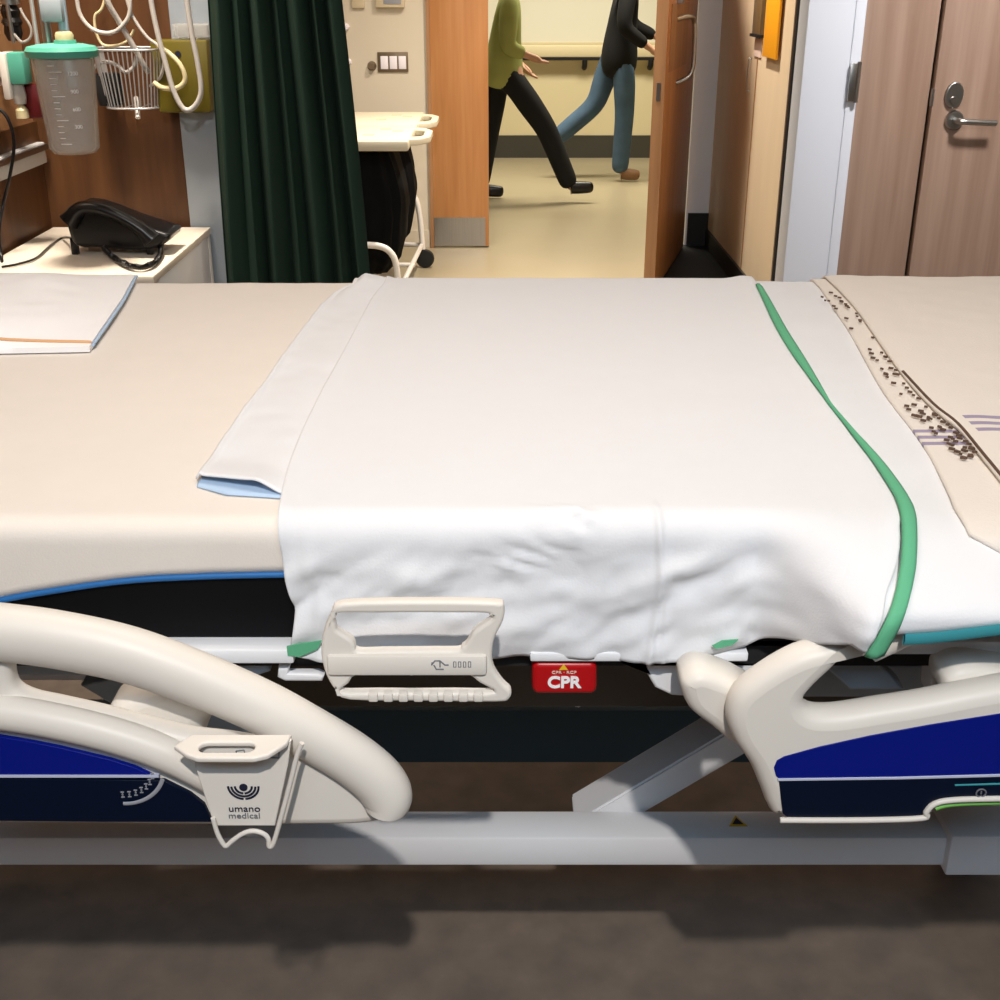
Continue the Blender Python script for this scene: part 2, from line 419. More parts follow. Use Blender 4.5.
def px2(px, py, o=0, bo=True):
    """pixel -> (X,t) on the bedding hull"""
    best = None; X = (px-500)/F*1.2
    for step, span, n in ((0, None, 240), (1, .012, 40)):
        lo, hi = (-TW-AR*.5, .24) if span is None else (best[1]-span, best[1]+span)
        b2 = None
        for k in range(n+1):
            t = lo+(hi-lo)*k/n; x = X
            for _ in range(3):
                p, _n = hull(x, t, o, bo); x = (px-500)/F*Zd(p.y, p.z)
            p, _n = hull(x, t, o, bo); e = abs(PR(p)[1]-py)
            if b2 is None or e < b2[0]: b2 = (e, t, x)
        best = b2
    return best[2], best[1]
def edge(pts, o=0, bo=True):
    """pixel polyline -> table t -> X (sorted by t)"""
    q = sorted(((t, x) for x, t in (px2(a, b, o, bo) for a, b in pts)))
    sm = cr([Vector((t, x, 0)) for t, x in q], 6)
    return sorted((v.x, v.y) for v in sm)
def nz(x, y, z=0): return noise.noise(Vector((x, y, z)))
def cloth(name, left, right, tfar, tnear, o, m, parent=None, nu=160, nt=200, wr=None, thick=.0025, mi=None, bo=True, straight=False):
    """left/right: X or table t->X ; tnear: value or table X->t ; wr(X,t,u)->extra offset along the normal"""
    L = (lambda t: left) if not isinstance(left, list) else (lambda t: interp(left, t))
    R = (lambda t: right) if not isinstance(right, list) else (lambda t: interp(right, t))
    if straight:
        Lc, Rc = max(x for t, x in left), min(x for t, x in right)
        XF = lambda u, t: Lc+(Rc-Lc)*u+(L(t)-Lc)*(1-u)**5+(R(t)-Rc)*u**5
    else:
        XF = lambda u, t: L(t)+(R(t)-L(t))*u
    bm = bmesh.new(); g = []; info = []
    for i in range(nu+1):
        u = i/nu; row = []; X0 = L(0)+(R(0)-L(0))*u
        for j in range(nt+1):
            v = j/nt
            tn = tnear if not isinstance(tnear, list) else interp(tnear, X0)
            t = tfar+(tn-tfar)*v
            X = XF(u, t)
            if isinstance(tnear, list):
                tn = interp(tnear, X); t = tfar+(tn-tfar)*v; X = XF(u, t)
            e = wr(X, t, u) if wr else 0
            p, n = hull(X, t, o+e, bo)
            row.append(bm.verts.new(p)); info.append((X, t, u))
        g.append(row)
    for i in range(nu):
        for j in range(nt):
            f = bm.faces.new((g[i][j], g[i+1][j], g[i+1][j+1], g[i][j+1]))
            if mi:
                X = sum(info[a*(nt+1)+b][0] for a, b in ((i, j), (i+1, j+1)))/2; t = sum(info[a*(nt+1)+b][1] for a, b in ((i, j), (i+1, j+1)))/2
                f.material_index = mi(X, t, (i+.5)/nu)
    bm.verts.index_update(); uvl = bm.loops.layers.uv.new('cloth')
    for f in bm.faces:
        for lp in f.loops: q_ = info[lp.vert.index]; lp[uvl].uv = (q_[0], q_[1])
    me = fin(bm); me.flip_normals()
    ob = link(name, me, m, parent, smooth=180)
    # make sure normals look outwards (up on top)
    up = sum(1 if p.normal.z > .3 else (-1 if p.normal.z < -.3 else 0) for p in me.polygons)
    if up < 0: me.flip_normals()
    if thick:
        md = ob.modifiers.new('thickness', 'SOLIDIFY'); md.thickness = thick; md.offset = -1
    return ob

# ---- bed frame -----------------------------------------------------
bed = thing('hospital_bed', (0, 1.4, 0), 'white adjustable hospital bed with blue side rails, raised high on its frame', 'bed')
# side rail at the head: big arch, lower bar, blue panel
YR = .82
hr_outer = [(-260, 604), (-120, 606), (0, 616), (60, 626), (130, 645), (200, 669), (260, 695), (320, 726), (362, 754), (393, 774), (406, 793), (403, 811), (386, 822), (360, 827), (320, 828), (200, 828), (0, 826), (-150, 824), (-260, 824)]
hr_hole = [(14, 650), (60, 657), (120, 663), (170, 675), (220, 701), (268, 728), (300, 743), (316, 750), (300, 752), (262, 748), (225, 742), (190, 738), (150, 729), (100, 716), (55, 706), (28, 700), (12, 690), (9, 668)]
me1 = plate_mesh(hr_outer, [hr_hole], YR+.008, .024, .009)
arch_path = [(-230, 619), (-120, 619), (0, 632), (60, 640), (130, 655), (200, 680), (260, 706), (310, 733), (350, 757), (376, 778), (387, 795), (386, 806)]
arch_r = [27, 27, 28, 28, 27, 26, 26, 26, 26, 25, 21, 13]
arch_r = arch_r[:11]
bm = bmesh.new()
P = cr([U(a, b, YR+.012) for a, b in arch_path], 8)
RR = [r/F*1.06 for r in arch_r]
btube(bm, P, lambda t: interp([(k/(len(RR)-1), RR[k]) for k in range(len(RR))], t), 20, ry=.02)
lb = cr([U(a, b, YR+.006) for a, b in [(-240, 700), (-100, 702), (0, 712), (60, 722), (120, 737), (170, 755), (215, 778), (250, 800)]], 6)
btube(bm, lb, 17/F*1.08, 16, ry=.014)
me2 = fin(bm)
rail_h = link('head_side_rail', join_me([me1, me2]), M['plastic'], bed, smooth=50)
blue_top = [(-230, 724), (-100, 726), (0, 737), (60, 748), (110, 760), (160, 777), (166, 780)]
def sharp_panel(name, pts, Y, thick, m, parent, bev=.0003):
    return plate(name, pts, [], Y, thick, bev, m, parent, sharp=True)
sharp_panel('blue_panel', [(-230, 724), (-100, 726), (0, 737), (30, 742), (60, 748), (85, 754), (110, 760), (135, 768), (156, 777.5), (100, 777.5), (0, 777), (-230, 776)], YR+.004, .008, M['royal'], rail_h)
sharp_panel('dark_panel', [(-230, 778), (0, 779), (100, 780), (164, 781), (190, 794), (204, 805), (212, 822), (100, 822), (0, 821), (-230, 820)], YR+.004, .008, M['navy'], rail_h)
box('panel_stripe', U(-230, 777, YR).x, U(158, 780, YR).x, YR+.0025, YR+.006, U(0, 779.5, YR).z, U(0, 777.6, YR).z, M['panelline'], rail_h)
# printed angle scale on the dark panel
bm = bmesh.new(); c = U(117, 768, YR+.003); k1 = 1.06/F
btube(bm, arcpts(c.x+.002, c.z, 41*k1, -92, -18, YR+.003, 18), 2.0*k1, 8, ry=.0006)
link('angle_scale_arc', fin(bm), M['greyprint'], rail_h, smooth=40)
bm = bmesh.new()
for a in (-92, -80, -68, -56, -44, -32, -18):
    q0 = Vector((c.x+.002+31*k1*math.cos(math.radians(a)), YR+.003, c.z+31*k1*math.sin(math.radians(a))))
    for dz, w in ((.0025, 1.6), (0, .8), (-.0025, 1.6)):
        bbox(bm, q0.x-w*k1, q0.x+w*k1, YR+.0032, YR+.0042, q0.z+dz-.0004, q0.z+dz+.0004)
    bbox(bm, q0.x-.3*k1, q0.x+.3*k1, YR+.0032, YR+.0042, q0.z-.0025, q0.z+.0025)
link('angle_scale_print', fin(bm), M['greyprint'], rail_h)
YQ = .858
# side rail at the foot
fr_outer = [(905, 622), (872, 638), (838, 647), (800, 657), (765, 676), (738, 698), (729, 722), (736, 746), (752, 770), (763, 795), (770, 812), (782, 820), (850, 820), (920, 817), (930, 812), (936, 803), (950, 799), (1000, 797), (1150, 796), (1300, 796), (1300, 616), (1150, 610), (1010, 606), (940, 611)]
fr_hole = [(850, 661), (832, 676), (815, 692), (806, 705), (815, 716), (840, 717), (880, 711), (930, 703), (980, 693), (1040, 684), (1160, 676), (1240, 676), (1245, 630), (1180, 622), (1050, 620), (960, 628), (900, 642)]
me1 = plate_mesh(fr_outer, [fr_hole], YQ+.004, .034, .014)
bm = bmesh.new()
up_ = cr([U(a, b, YQ+.014) for a, b in [(868, 650), (895, 632), (935, 618), (1010, 614), (1120, 617), (1260, 622)]], 7)
btube(bm, up_, lambda t: interp([(0, .008), (.15, .015), (1, .015)], t), 18, ry=.016)
rail_f = link('foot_side_rail', join_me([me1, fin(bm)]), M['plastic'], bed, smooth=50)
sharp_panel('blue_panel', [(776, 776), (774, 768), (777, 761), (784, 757), (820, 747), (870, 736), (930, 725), (1000, 714), (1100, 703), (1250, 700), (1250, 770), (1000, 774), (900, 777), (779, 779)], YQ+.003, .009, M['royal'], rail_f)
sharp_panel('dark_panel', [(779, 781), (900, 780), (1000, 777), (1250, 773), (1250, 794), (1000, 799), (950, 799), (933, 803), (926, 811), (922, 816), (860, 818), (788, 818), (783, 814), (781, 800)], YQ+.003, .009, M['navy'], rail_f)
sharp_panel('panel_stripe', [(778, 779), (900, 777.3), (1000, 774.6), (1250, 771), (1250, 773), (1000, 777), (900, 779.6), (778, 781.2)], YQ+.002, .004, M['panelline'], rail_f, .0004)
tube('white_trim', [U(a, b, YQ+.002) for a, b in [(780, 820), (860, 820), (922, 818), (926, 812), (934, 804), (952, 800), (1000, 798.5), (1120, 797)]], .0028, M['plastic'], rail_f, 8, False, 4)
tube('green_strip', [U(a, b, YQ+.006) for a, b in [(935, 808), (952, 804), (1000, 802), (1120, 801)]], .0026, M['lime'], rail_f, 8, False, 4)
bm = bmesh.new(); c = U(981, 793, YQ+.002); btube(bm, arcpts(c.x, c.z, .0042, 0, 348, YQ+.0018, 20), .0007, 6); btube(bm, [(c.x, YQ+.0018, c.z-.001), (c.x, YQ+.0018, c.z+.002)], .0007, 6)
link('button_print', fin(bm), M['greyink'], rail_f)
sharp_panel('teal_print_line', [(955, 785), (1030, 782.5), (1030, 784), (955, 786.2)], YQ+.002, .002, M['teal'], rail_f, .0003)

# bracket arms carrying the rails
plate('rail_arm', [(104, 722), (112, 706), (140, 694), (175, 684), (205, 682), (216, 692), (216, 710), (205, 728), (196, 745), (150, 745), (115, 735)], [], YR+.035, .05, .014, M['plastic'], bed)
plate('rail_arm', [(682, 690), (688, 680), (702, 675), (722, 680), (745, 690), (765, 705), (770, 735), (752, 752), (735, 748), (712, 730), (690, 712)], [], YQ+.03, .05, .012, M['plastic'], bed)
plate('rail_arm', [(944, 686), (950, 676), (968, 669), (1000, 672), (1040, 680), (1060, 700), (1000, 706), (950, 700)], [], YQ+.03, .05, .012, M['plastic'], bed)
# deck bars at the mattress edge
def pbox(name, pa, pb, Yf, Yb, m, parent, bev=.002):
    a = U(pa[0], pa[1], Yf); b = U(pb[0], pb[1], Yf)
    return box(name, min(a.x, b.x), max(a.x, b.x), Yf, Yb, min(a.z, b.z), max(a.z, b.z), m, parent, bev)
pbox('deck_side_bar', (-300, 650), (294, 664), .928, .96, M['paint'], bed)
pbox('deck_side_bar', (530, 653), (748, 662), .934, .96, M['paint'], bed)
pbox('deck_side_bar', (880, 642), (1300, 655), .925, .96, M['paint'], bed)
box('deck', XA+.03, XB-.03, .955, YF-.02, .868, .889, M['darkmetal'], bed)
# pieces below the deck
plate('deck_bracket', [(614, 661), (640, 661), (648, 676), (655, 688), (672, 696), (690, 697), (700, 685), (756, 688), (758, 661)], [], .955, .03, .003, M['paint'], bed, sharp=True)
plate('deck_bracket', [(932, 655), (986, 655), (985, 690), (975, 697), (930, 697)], [], .96, .03, .004, M['paint'], bed, sharp=True)
plate('deck_hook', [(278, 668), (290, 667), (288, 674), (318, 674), (324, 677), (322, 682), (285, 682), (277, 678)], [], .94, .012, .003, M['paint'], bed, sharp=True)
plate('deck_hook', [(232, 666), (268, 664), (270, 672), (258, 676), (240, 674)], [], .955, .012, .003, M['greypaint'], bed, sharp=True)
pbox('cross_tube', (780, 666), (940, 698), 1.12, 1.16, M['greypaint'], bed, .004)
pbox('cross_tube', (14, 660), (82, 676), 1.0, 1.04, M['greypaint'], bed, .003)
plate('side_gusset', [(80, 686), (165, 668), (178, 684), (160, 712), (110, 704)], [], 1.05, .03, .003, M['greypaint'], bed, sharp=True)
plate('side_gusset', [(170, 690), (222, 700), (262, 745), (200, 765), (150, 735)], [], 1.02, .03, .003, M['greypaint'], bed, sharp=True)
plate('side_gusset', [(832, 640), (880, 640), (878, 662), (905, 690), (850, 690), (826, 668)], [], .99, .03, .003, M['greypaint'], bed, sharp=True)
# intermediate frame beam, near and far
YB = 1.22
zb0, zb1 = U(0, 866, YB).z, U(0, 838, YB).z
bx_l, bx_r = -1.05, U(953, 850, YB).x
box('frame_beam', bx_l, bx_r, YB, YB+.055, zb0, zb1, M['paint'], bed, .004)
e = box('beam_end_block', bx_r-.01, .82, YB-.012, YB+.075, zb0-.006, zb1+.012, M['paint'], bed, .004)
box('frame_beam', bx_l, .82, 1.66, 1.715, zb0, zb1, M['paint'], bed, .004)
box('frame_crossbar', bx_l-.03, bx_l+.05, YB, 1.715, zb0, zb1, M['paint'], bed, .004)
box('frame_crossbar', .76, .84, YB, 1.715, zb0, zb1, M['paint'], bed, .004)
# warning triangle on the beam top
w = G(737, 821, zb1+.0012)
bm = bmesh.new(); vv = [bm.verts.new((w.x+a*.012, w.y+b*.012, zb1+.001)) for a, b in ((-1, -.8), (1, -.8), (0, 1))]
bm.faces.new(vv); me = fin(bm); lab = link('warning_triangle', me, M['yellow'], bed)
lab.modifiers.new('s', 'SOLIDIFY').thickness = .0008
bm = bmesh.new(); vv = [bm.verts.new((w.x+a*.0075, w.y+b*.0075-.001, zb1+.0016)) for a, b in ((-1, -.8), (1, -.8), (0, 1))]; bm.faces.new(vv)
link('triangle_symbol', fin(bm), M['ink'], lab)
# diagonal lift arms
def lift_arm(Y, name='lift_arm'):
    a = U(582, 831, 1.285); b = U(740, 738, 1.285)
    b = b+(b-a)*.35
    dv = (b-a).normalized()
    t = bmesh.new(); bmesh.ops.create_cube(t, size=1)
    L = (b-a).length
    for v in t.verts: v.co = Vector((v.co.x*L, v.co.y*.062, v.co.z*.042))
    bmesh.ops.bevel(t, geom=list(t.edges), offset=.003, segments=2, affect='EDGES')
    c_ = (a+b)/2; ang = math.atan2(dv.z, dv.x)
    t.transform(Matrix.Translation((c_.x, Y, c_.z)) @ Matrix.Rotation(-ang, 4, 'Y'))
    return link(name, fin(t), M['paint'], bed, smooth=30)
lift_arm(1.31); lift_arm(1.63)
for s in (-1, 1):
    xc = -.98 if s < 0 else .80
    for yy in (1.25, 1.69):
        leg = box('leg', xc-.03, xc+.03, yy-.03, yy+.03, .13, zb0+.01, M['paint'], bed, .004)
        bm = bmesh.new(); blathe(bm, [(.02, -.02), (.062, -.018), (.065, -.01), (.065, .01), (.062, .018), (.02, .02)], (xc+.02, yy, .065), 24, 'Y')
        link('caster', fin(bm), M['rubber'], leg, smooth=40)
        box('caster_fork', xc-.02, xc+.05, yy-.026, yy+.026, .10, .14, M['greypaint'], leg, .004)
plate_y = .05
for nm, xx in (('head_board', XA-.04), ('foot_board', XB)):
    bm = bmesh.new(); bbox(bm, xx, xx+.04, .98, 1.82, .74, 1.06, .012)
    for yy in (1.1, 1.7): bbox(bm, xx+(.0 if nm == 'foot_board' else .02)-.03, xx+.03, yy-.02, yy+.02, .66, .76)
    link(nm, fin(bm), M['plastic'], bed, smooth=30)
box('frame_riser', -1.05, -1.0, 1.3, 1.6, zb1-.002, .87, M['paint'], bed, .003)
box('frame_riser', .78, .83, 1.3, 1.6, zb1-.002, .87, M['paint'], bed, .003)
box('base_shroud', -.98, .80, 1.722, 1.76, .205, .312, M['shroud'], bed, .004)
box('light_block', -.5, .72, 1.33, 1.55, .575, .80, M['lightblock'], bed, .006)  # dark box added to stop light crossing between beam and deck
box('light_block_mount', -.1, .3, 1.38, 1.5, .80, .87, M['lightblock'], bed)
# assist handle with a cross bar
ah_outer = [(343, 604), (420, 602), (494, 603), (504, 608), (503, 622), (495, 638), (492, 655), (494, 670), (503, 684), (511, 692), (509, 700), (496, 703), (420, 702), (350, 701), (336, 692), (326, 676), (321, 655), (323, 634), (331, 614)]
ah_h1 = [(338, 614), (415, 613.5), (486, 614), (492, 619), (474, 632), (466, 645), (458, 651), (410, 651.5), (358, 652), (352, 641), (337, 631), (334, 622)]
ah_h2 = [(340, 693), (356, 676), (410, 675.5), (466, 675), (494, 693), (415, 693.5)]
def lin(pts, k=3):
    out = []
    for a, b in zip(pts, pts[1:]+pts[:1]):
        for i in range(k): out.append((a[0]+(b[0]-a[0])*i/k, a[1]+(b[1]-a[1])*i/k))
    return out
YA = .845
me1 = plate_mesh(ah_outer, [lin(ah_h1, 2), lin(ah_h2, 2)], YA, .011, .003, n=3)
bm = bmesh.new()
a0, a1 = U(328, 674, YA), U(487, 654, YA)
bbox(bm, a0.x, a1.x, YA-.004, YA+.008, a0.z, a1.z, .003)
ah = link('assist_handle', join_me([me1, fin(bm)]), M['plastic'], bed, smooth=40)
for k in range(8):
    q = U(374+k*15, 697, YA)
    box('grip_rib', q.x-.0045, q.x+.0035, YA-.003, YA+.006, q.z-.0035, q.z+.004, M['plastic'], ah, .0015)
bm = bmesh.new(); q = U(440, 665, YA-.0042)
def pen(bm, pts, r=.0006): btube(bm, [Vector((q.x+a*.001, YA-.0042, q.z+b*.001)) for a, b in pts], r, 6)
pen(bm, [(-7, 0), (-4, 4), (0, 4), (4, 0), (7, 0)]); pen(bm, [(-5, 0), (-3, -4), (3, -4)]); pen(bm, [(0, 4), (0, -2)]); pen(bm, [(-7, 2), (-5, 2)])
for k in range(4): pen(bm, [(11+k*4, 3), (13+k*4, 3), (13+k*4, -2), (11+k*4, -2), (11+k*4, 3)], .0004)
link('printed_symbol', fin(bm), M['greyink'], ah)
tube('handle_mount', [U(412, 664, YA+.014), U(412, 667, .958)], .008, M['greypaint'], bed, 10)
# red emergency release handle
YC = .938
def rr(x0, y0, x1, y1, r, n=5):
    out = []
    for cx, cy, a0 in ((x1-r, y0+r, -90), (x1-r, y1-r, 0), (x0+r, y1-r, 90), (x0+r, y0+r, 180)):
        for k in range(n+1):
            a = math.radians(a0+90*k/n); out.append((cx+r*math.cos(a), cy+r*math.sin(a)))
    return out
cpr = plate('emergency_release_handle', rr(532, 663, 597, 695, 7), [], YC, .028, .005, M['red'], bed, sharp=True)
cpr['label'] = 'red release handle with white lettering'
c = U(564, 682, YC); wd = U(581, 680, YC).x-U(547, 680, YC).x
text('lettering', 'CPR', (c.x, YC-.0006, c.z-.0005), .0165, M['whiteink'], cpr, width=wd, bold=.0005)
c2 = U(564, 672.2, YC); text('small_lettering', 'CPR · RCP', (c2.x, YC-.0006, c2.z), .004, M['pinkish'], cpr, width=wd*.72)
t3 = U(563.5, 667, YC)
bm = bmesh.new(); vv = [bm.verts.new((t3.x+a*.0042, YC-.0006, t3.z+b*.0035)) for a, b in ((-1, -.8), (1, -.8), (0, 1))]; bm.faces.new(vv)
link('hazard_triangle', fin(bm), M['yellow'], cpr)

# ---- mattress and bedding -------------------------------------------
mt = thing('mattress', (-.1, 1.4, ZB), 'black mattress with blue piping lying on the bed deck', 'mattress')
bm = bmesh.new(); bbox(bm, XA, XB, YN, YF, ZB-.002, ZT, RC, 5)
link('core', fin(bm), M['mattress'], mt, smooth=40)
# stretch sheet over the whole mattress, its lower edge curving up
hem = [(-250, 640), (-100, 618), (0, 597), (60, 586), (130, 577), (210, 573), (290, 571)]
hem_t = sorted(px2(a, b, .003, False) for a, b in hem)
hem_tab = [(v.x, v.y) for v in cr([Vector((x, t, 0)) for x, t in hem_t], 6)]+[(.35, hem_t[-1][1]), (1.2, hem_t[-1][1])]
def wr_f(X, t, u):
    return .0006*nz(X*9, t*9, 3)+.0005*nz(X*30, t*12, 1)
fs = cloth('fitted_sheet', XA-.004, XB+.004, -TW-AR-.07, hem_tab, .004, M['cream'], nu=200, nt=150, wr=wr_f, thick=.002, bo=False)
tag(fs, 'plain cream stretch sheet fitted over the mattress, bare at the head end', 'sheet')
pts = []
for k in range(90):
    x = XA+.02+(.35-XA)*k/89; t = interp(hem_tab, x); p, n = hull(x, t+.003, .0035, False); pts.append(p)
tube('blue_piping', pts, .0032, M['piping'], mt, 8)

# white under sheet on the foot half, teal hem
def hang(X, t): return sstep(AR*.3, AR+.03, t)
def wr_u(X, t, u):
    h = hang(X, t)
    k = sstep(.27, .40, X+.06*sstep(.02, -.4, t))
    return ((.0012+.006*h)*nz(X*7+t*9, t*13-X*4, 5)*.6 + .0025*h*nz(X*22+t*26, t*20, 2) + .001*nz(X*16, t*9, 8))*k-.0015*(1-k)
us_near = [(a, b) for a, b in (px2(px, py, .008) for px, py in [(600, 652), (700, 651), (760, 644), (830, 640), (880, 637), (930, 634), (1000, 626), (1080, 622), (1180, 620)])]
us_near = sorted(us_near)
us = cloth('draw_sheet', .275, XB+.03, -TW-AR-.06, us_near, .007, M['sheet'], nu=150, nt=170, wr=wr_u)
tag(us, 'white under sheet with teal hem showing between green seam and striped blanket', 'sheet')
pts = []
for k in range(70):
    x = .325+(.98-.325)*k/69; t = interp(us_near, x); p, n = hull(x, t+.001,   .0075+wr_u(x, t, 0)); pts.append(p)
bm = bmesh.new()
ring = [[bm.verts.new(p+Vector((0, a, b))) for a, b in ((-.0015, .003), (-.003, -.003), (.001, -.009), (.003, 0))] for p in pts]
for a, b in zip(ring, ring[1:]):
    for k in range(4): bm.faces.new((a[k], a[(k+1) % 4], b[(k+1) % 4], b[k]))
link('teal_hem', fin(bm), M['teal'], us, smooth=60)

# white top sheet with a green hem
tl = edge([(384, 285), (372, 300), (345, 350), (318, 400), (297, 445), (285, 480), (279, 510), (280, 545), (287, 580), (295, 610), (292, 650)], .012)
tr = edge([(758, 285), (775, 322), (797, 358), (826, 398), (843, 420), (868, 455), (897, 500), (899, 530), (897, 560), (884, 600), (870, 640), (866, 655)], .012)
ts_pts = [(285, 651), (330, 656), (420, 655), (520, 656), (600, 657), (650, 659), (700, 655), (745, 646), (800, 640), (850, 642), (870, 655)]
ts_near = sorted(px2(a, b, .012) for a, b in ts_pts)
xr = px2(655, 590, .012)[0]
def gauss(x, s): return math.exp(-(x/s)**2)
cr1 = px2(510, 560, .012); cr2 = px2(570, 525, .012)
def wr_t(X, t, u):
    h = hang(X, t)
    a = .0006*nz(X*8, t*6, 1)+.0006*nz(X*20+4, t*14, 7)
    # soft gathers running out of the lower left corner
    dx, dt = X-(-.27), t-(.155); r = math.hypot(dx, dt*1.3)+.02
    an = math.atan2(dt, dx)
    g_ = sstep(.45, .05, r)*h
    a += .011*g_*(abs(math.sin(an*9+nz(X*8, t*8, 4)*2.2))-.5)
    a += .007*h*nz(X*6+t*10, t*22-X*5, 9)+.0045*h*nz(X*20-t*14, t*45+X*14, 11)+.002*h*nz(X*55, t*70+X*20, 17)
    # sag between the hem and the corner
    a += .006*h*sstep(AR, .14, t)
    # diagonal pulls towards the green corner
    g2 = sstep(.05, .2, X)*h
    a += .009*g2*nz(X*7+t*12, (t*1.0+X*.55)*36, 21)
    # seam
    a += .0035*gauss(X-xr-.004*math.sin(t*30), .0035)*sstep(-.02, .02, t)
    a += .0015*gauss(X-xr-.01, .003)*h
    for cx, ct in (cr1, cr2):
        q = gauss(X-cx, .03)*gauss(t-ct, .012)
        a += q*(.010*nz(X*30, (t-X*.3)*160, 3)+.003)
    # rolled left edge
    a += .003*sstep(.03, 0, u) + .0015*gauss(u-.045, .012)*hang(X, t)
    # right edge fold, the hem stands up a little
    a += .004*gauss(u-.985, .02)
    return max(a, -.0025)
ts = cloth('top_sheet', tl, tr, -TW-AR-.05, ts_near, .012, M['sheet'], nu=300, nt=300, wr=wr_t, thick=.003, straight=True)
tag(ts, 'white top sheet with green edge draped over the middle of the bed', 'sheet')
# green hem along its right edge
gw = [(285, 4), (300, 6), (330, 9), (360, 9), (392, 3), (405, 1), (418, 2), (440, 7), (470, 11), (505, 13), (540, 13), (580, 14), (620, 15), (655, 17)]
gl = [(758, 285), (765, 300), (779, 330), (798, 360), (824, 395), (831, 405), (843, 420), (858, 440), (880, 470), (900, 505), (904, 540), (900, 580), (888, 620), (867, 656)]
rows = []
L2 = cr([Vector((a, b, w_)) for (a, b), (_y, w_) in zip(gl, gw)], 5)
bm = bmesh.new()
for v in L2:
    x0, t0 = px2(v.x-2, v.y, .016); x1, t1 = px2(v.x+v.z, v.y+(1 if v.y < 500 else 0), .016)
    r = []
    for k in range(5):
        s = k/4; x = x0+(x1-x0)*s; t = t0+(t1-t0)*s
        p, n = hull(x, t, .016+.004*math.sin(PI*min(s, .8))-.004*s); r.append(bm.verts.new(p))
    rows.append(r)
for a, b in zip(rows, rows[1:]):
    for k in range(4): bm.faces.new((a[k], a[k+1], b[k+1], b[k]))
gh = link('green_hem', fin(bm), M['green'], ts, smooth=180)
md = gh.modifiers.new('thickness', 'SOLIDIFY'); md.thickness = .003; md.offset = 0
def patch(name, pts, m, parent, o):
    bm = bmesh.new(); vs = []
    for a, b in pts:
        x, t = px2(a, b, o); p, n = hull(x, t, o); vs.append(bm.verts.new(p))
    bm.faces.new(vs); ob = link(name, fin(bm), m, parent); ob.modifiers.new('t', 'SOLIDIFY').thickness = .002; return ob
patch('green_corner', [(287, 646), (300, 643), (322, 640), (318, 648), (300, 656), (288, 655)], M['green'], ts, .021)
patch('green_tag', [(712, 645), (722, 640), (738, 639), (732, 644), (716, 648)], M['green'], ts, .024)

# folded white pad with blue lining tucked under the top sheet
pl = edge([(352, 283), (330, 295), (300, 330), (265, 378), (230, 425), (196, 474)], .012)
prr = edge([(396, 285), (384, 310), (355, 360), (330, 400), (305, 450), (292, 492)], .012)
tp = px2(196, 475, .012)[1]; tq = px2(282, 490, .012)[1]
pn = [(px2(193, 473, .012)[0], tp), (px2(282, 490, .012)[0], tq), (.2, tq)]
def wr_p(X, t, u):
    e = .010*gauss(t-tq, .05)*sstep(.92, .6, u)*sstep(0, .06, u)
    b_ = .016*gauss(t+TW-.02, .10)*sstep(0, .3, u)*(1-u)
    return e+b_+(.0025*nz(X*14, t*10, 4)+.0015*nz(X*30, t*28, 6))*sstep(1, .8, u)+.003*gauss(u-.03, .04)
pad = thing('folded_pad', tuple(hull(px2(250, 450)[0], px2(250, 450)[1], .004)[0]), 'folded white bed pad with blue lining lying beside the left edge of top sheet', 'bed pad')
cloth('cover', pl, prr, -TW-AR*.6, pn, .0085, M['sheet'], pad, nu=60, nt=120, wr=wr_p, thick=.0018)
pn2 = [(px2(198, 484, .007)[0], px2(200, 485, .007)[1]), (px2(225, 494, .007)[0], px2(225, 493, .007)[1]), (px2(282, 498, .007)[0], px2(282, 497, .007)[1]), (.2, px2(282, 498, .007)[1])]
lin_l = edge([(354, 285), (334, 298), (304, 335), (269, 383), (234, 430), (200, 478), (198, 488)], .007)
lo = cloth('lining', lin_l, prr, -TW+.0, pn2, .0065, M['lining'], pad, nu=50, nt=100, wr=lambda X, t, u: .0006*nz(X*12, t*12, 2), thick=.0015)
lo['label'] = 'pale blue lining'

# pillow at the head, far side
zt = ZT+.006
pil = thing('pillow', tuple(G(20, 330, zt)), 'flat white pillow with orange hem line at the head of the bed', 'pillow')
pr = [(136, 279), (124, 300), (108, 324), (92, 352)]
def pill(bm_, z0, hgt, grow, cut=None, nu=70, nt=50):
    g = []
    for i in range(nu+1):
        u = i/nu; row = []
        for j in range(nt+1):
            v = j/nt
            a = G(interp([(0, 136), (.33, 124), (.66, 108), (1, 90)], v)+grow, 279+(352-279)*v, zt)
            b = Vector((-1.22, a.y-.012*(1-v)-.05*v, zt))
            p = b.lerp(a, u)
            # soft cushion swell, thinner at the open end
            e = (1-abs(2*v-1)**3)**.8*min(1, (1-u)*5+.12)*min(1, u*6+.1)
            p.z = z0+hgt*e*(1+.12*nz(p.x*7, p.y*7, 2))+(.007*nz(p.x*13, p.y*11, 5)+.003*nz(p.x*30, p.y*22, 9))*e
            row.append(bm_.verts.new(p))
        g.append(row)
    for i in range(nu):
        for j in range(nt): bm_.faces.new((g[i][j], g[i+1][j], g[i+1][j+1], g[i][j+1]))
    return g
bm = bmesh.new()
ga = pill(bm, zt+.007, .026, 0); gb = pill(bm, zt, .0, 0)
nu_, nt_ = 70, 50
for i in range(nu_):
    bm.faces.new((ga[i][0], ga[i+1][0], gb[i+1][0], gb[i][0])); bm.faces.new((ga[i][nt_], ga[i+1][nt_], gb[i+1][nt_], gb[i][nt_]))
for j in range(nt_):
    bm.faces.new((ga[0][j], ga[0][j+1], gb[0][j+1], gb[0][j])); bm.faces.new((ga[nu_][j], ga[nu_][j+1], gb[nu_][j+1], gb[nu_][j]))
lpts = [ga[i][48].co+Vector((0, 0, .001)) for i in range(0, nu_+1, 2)]
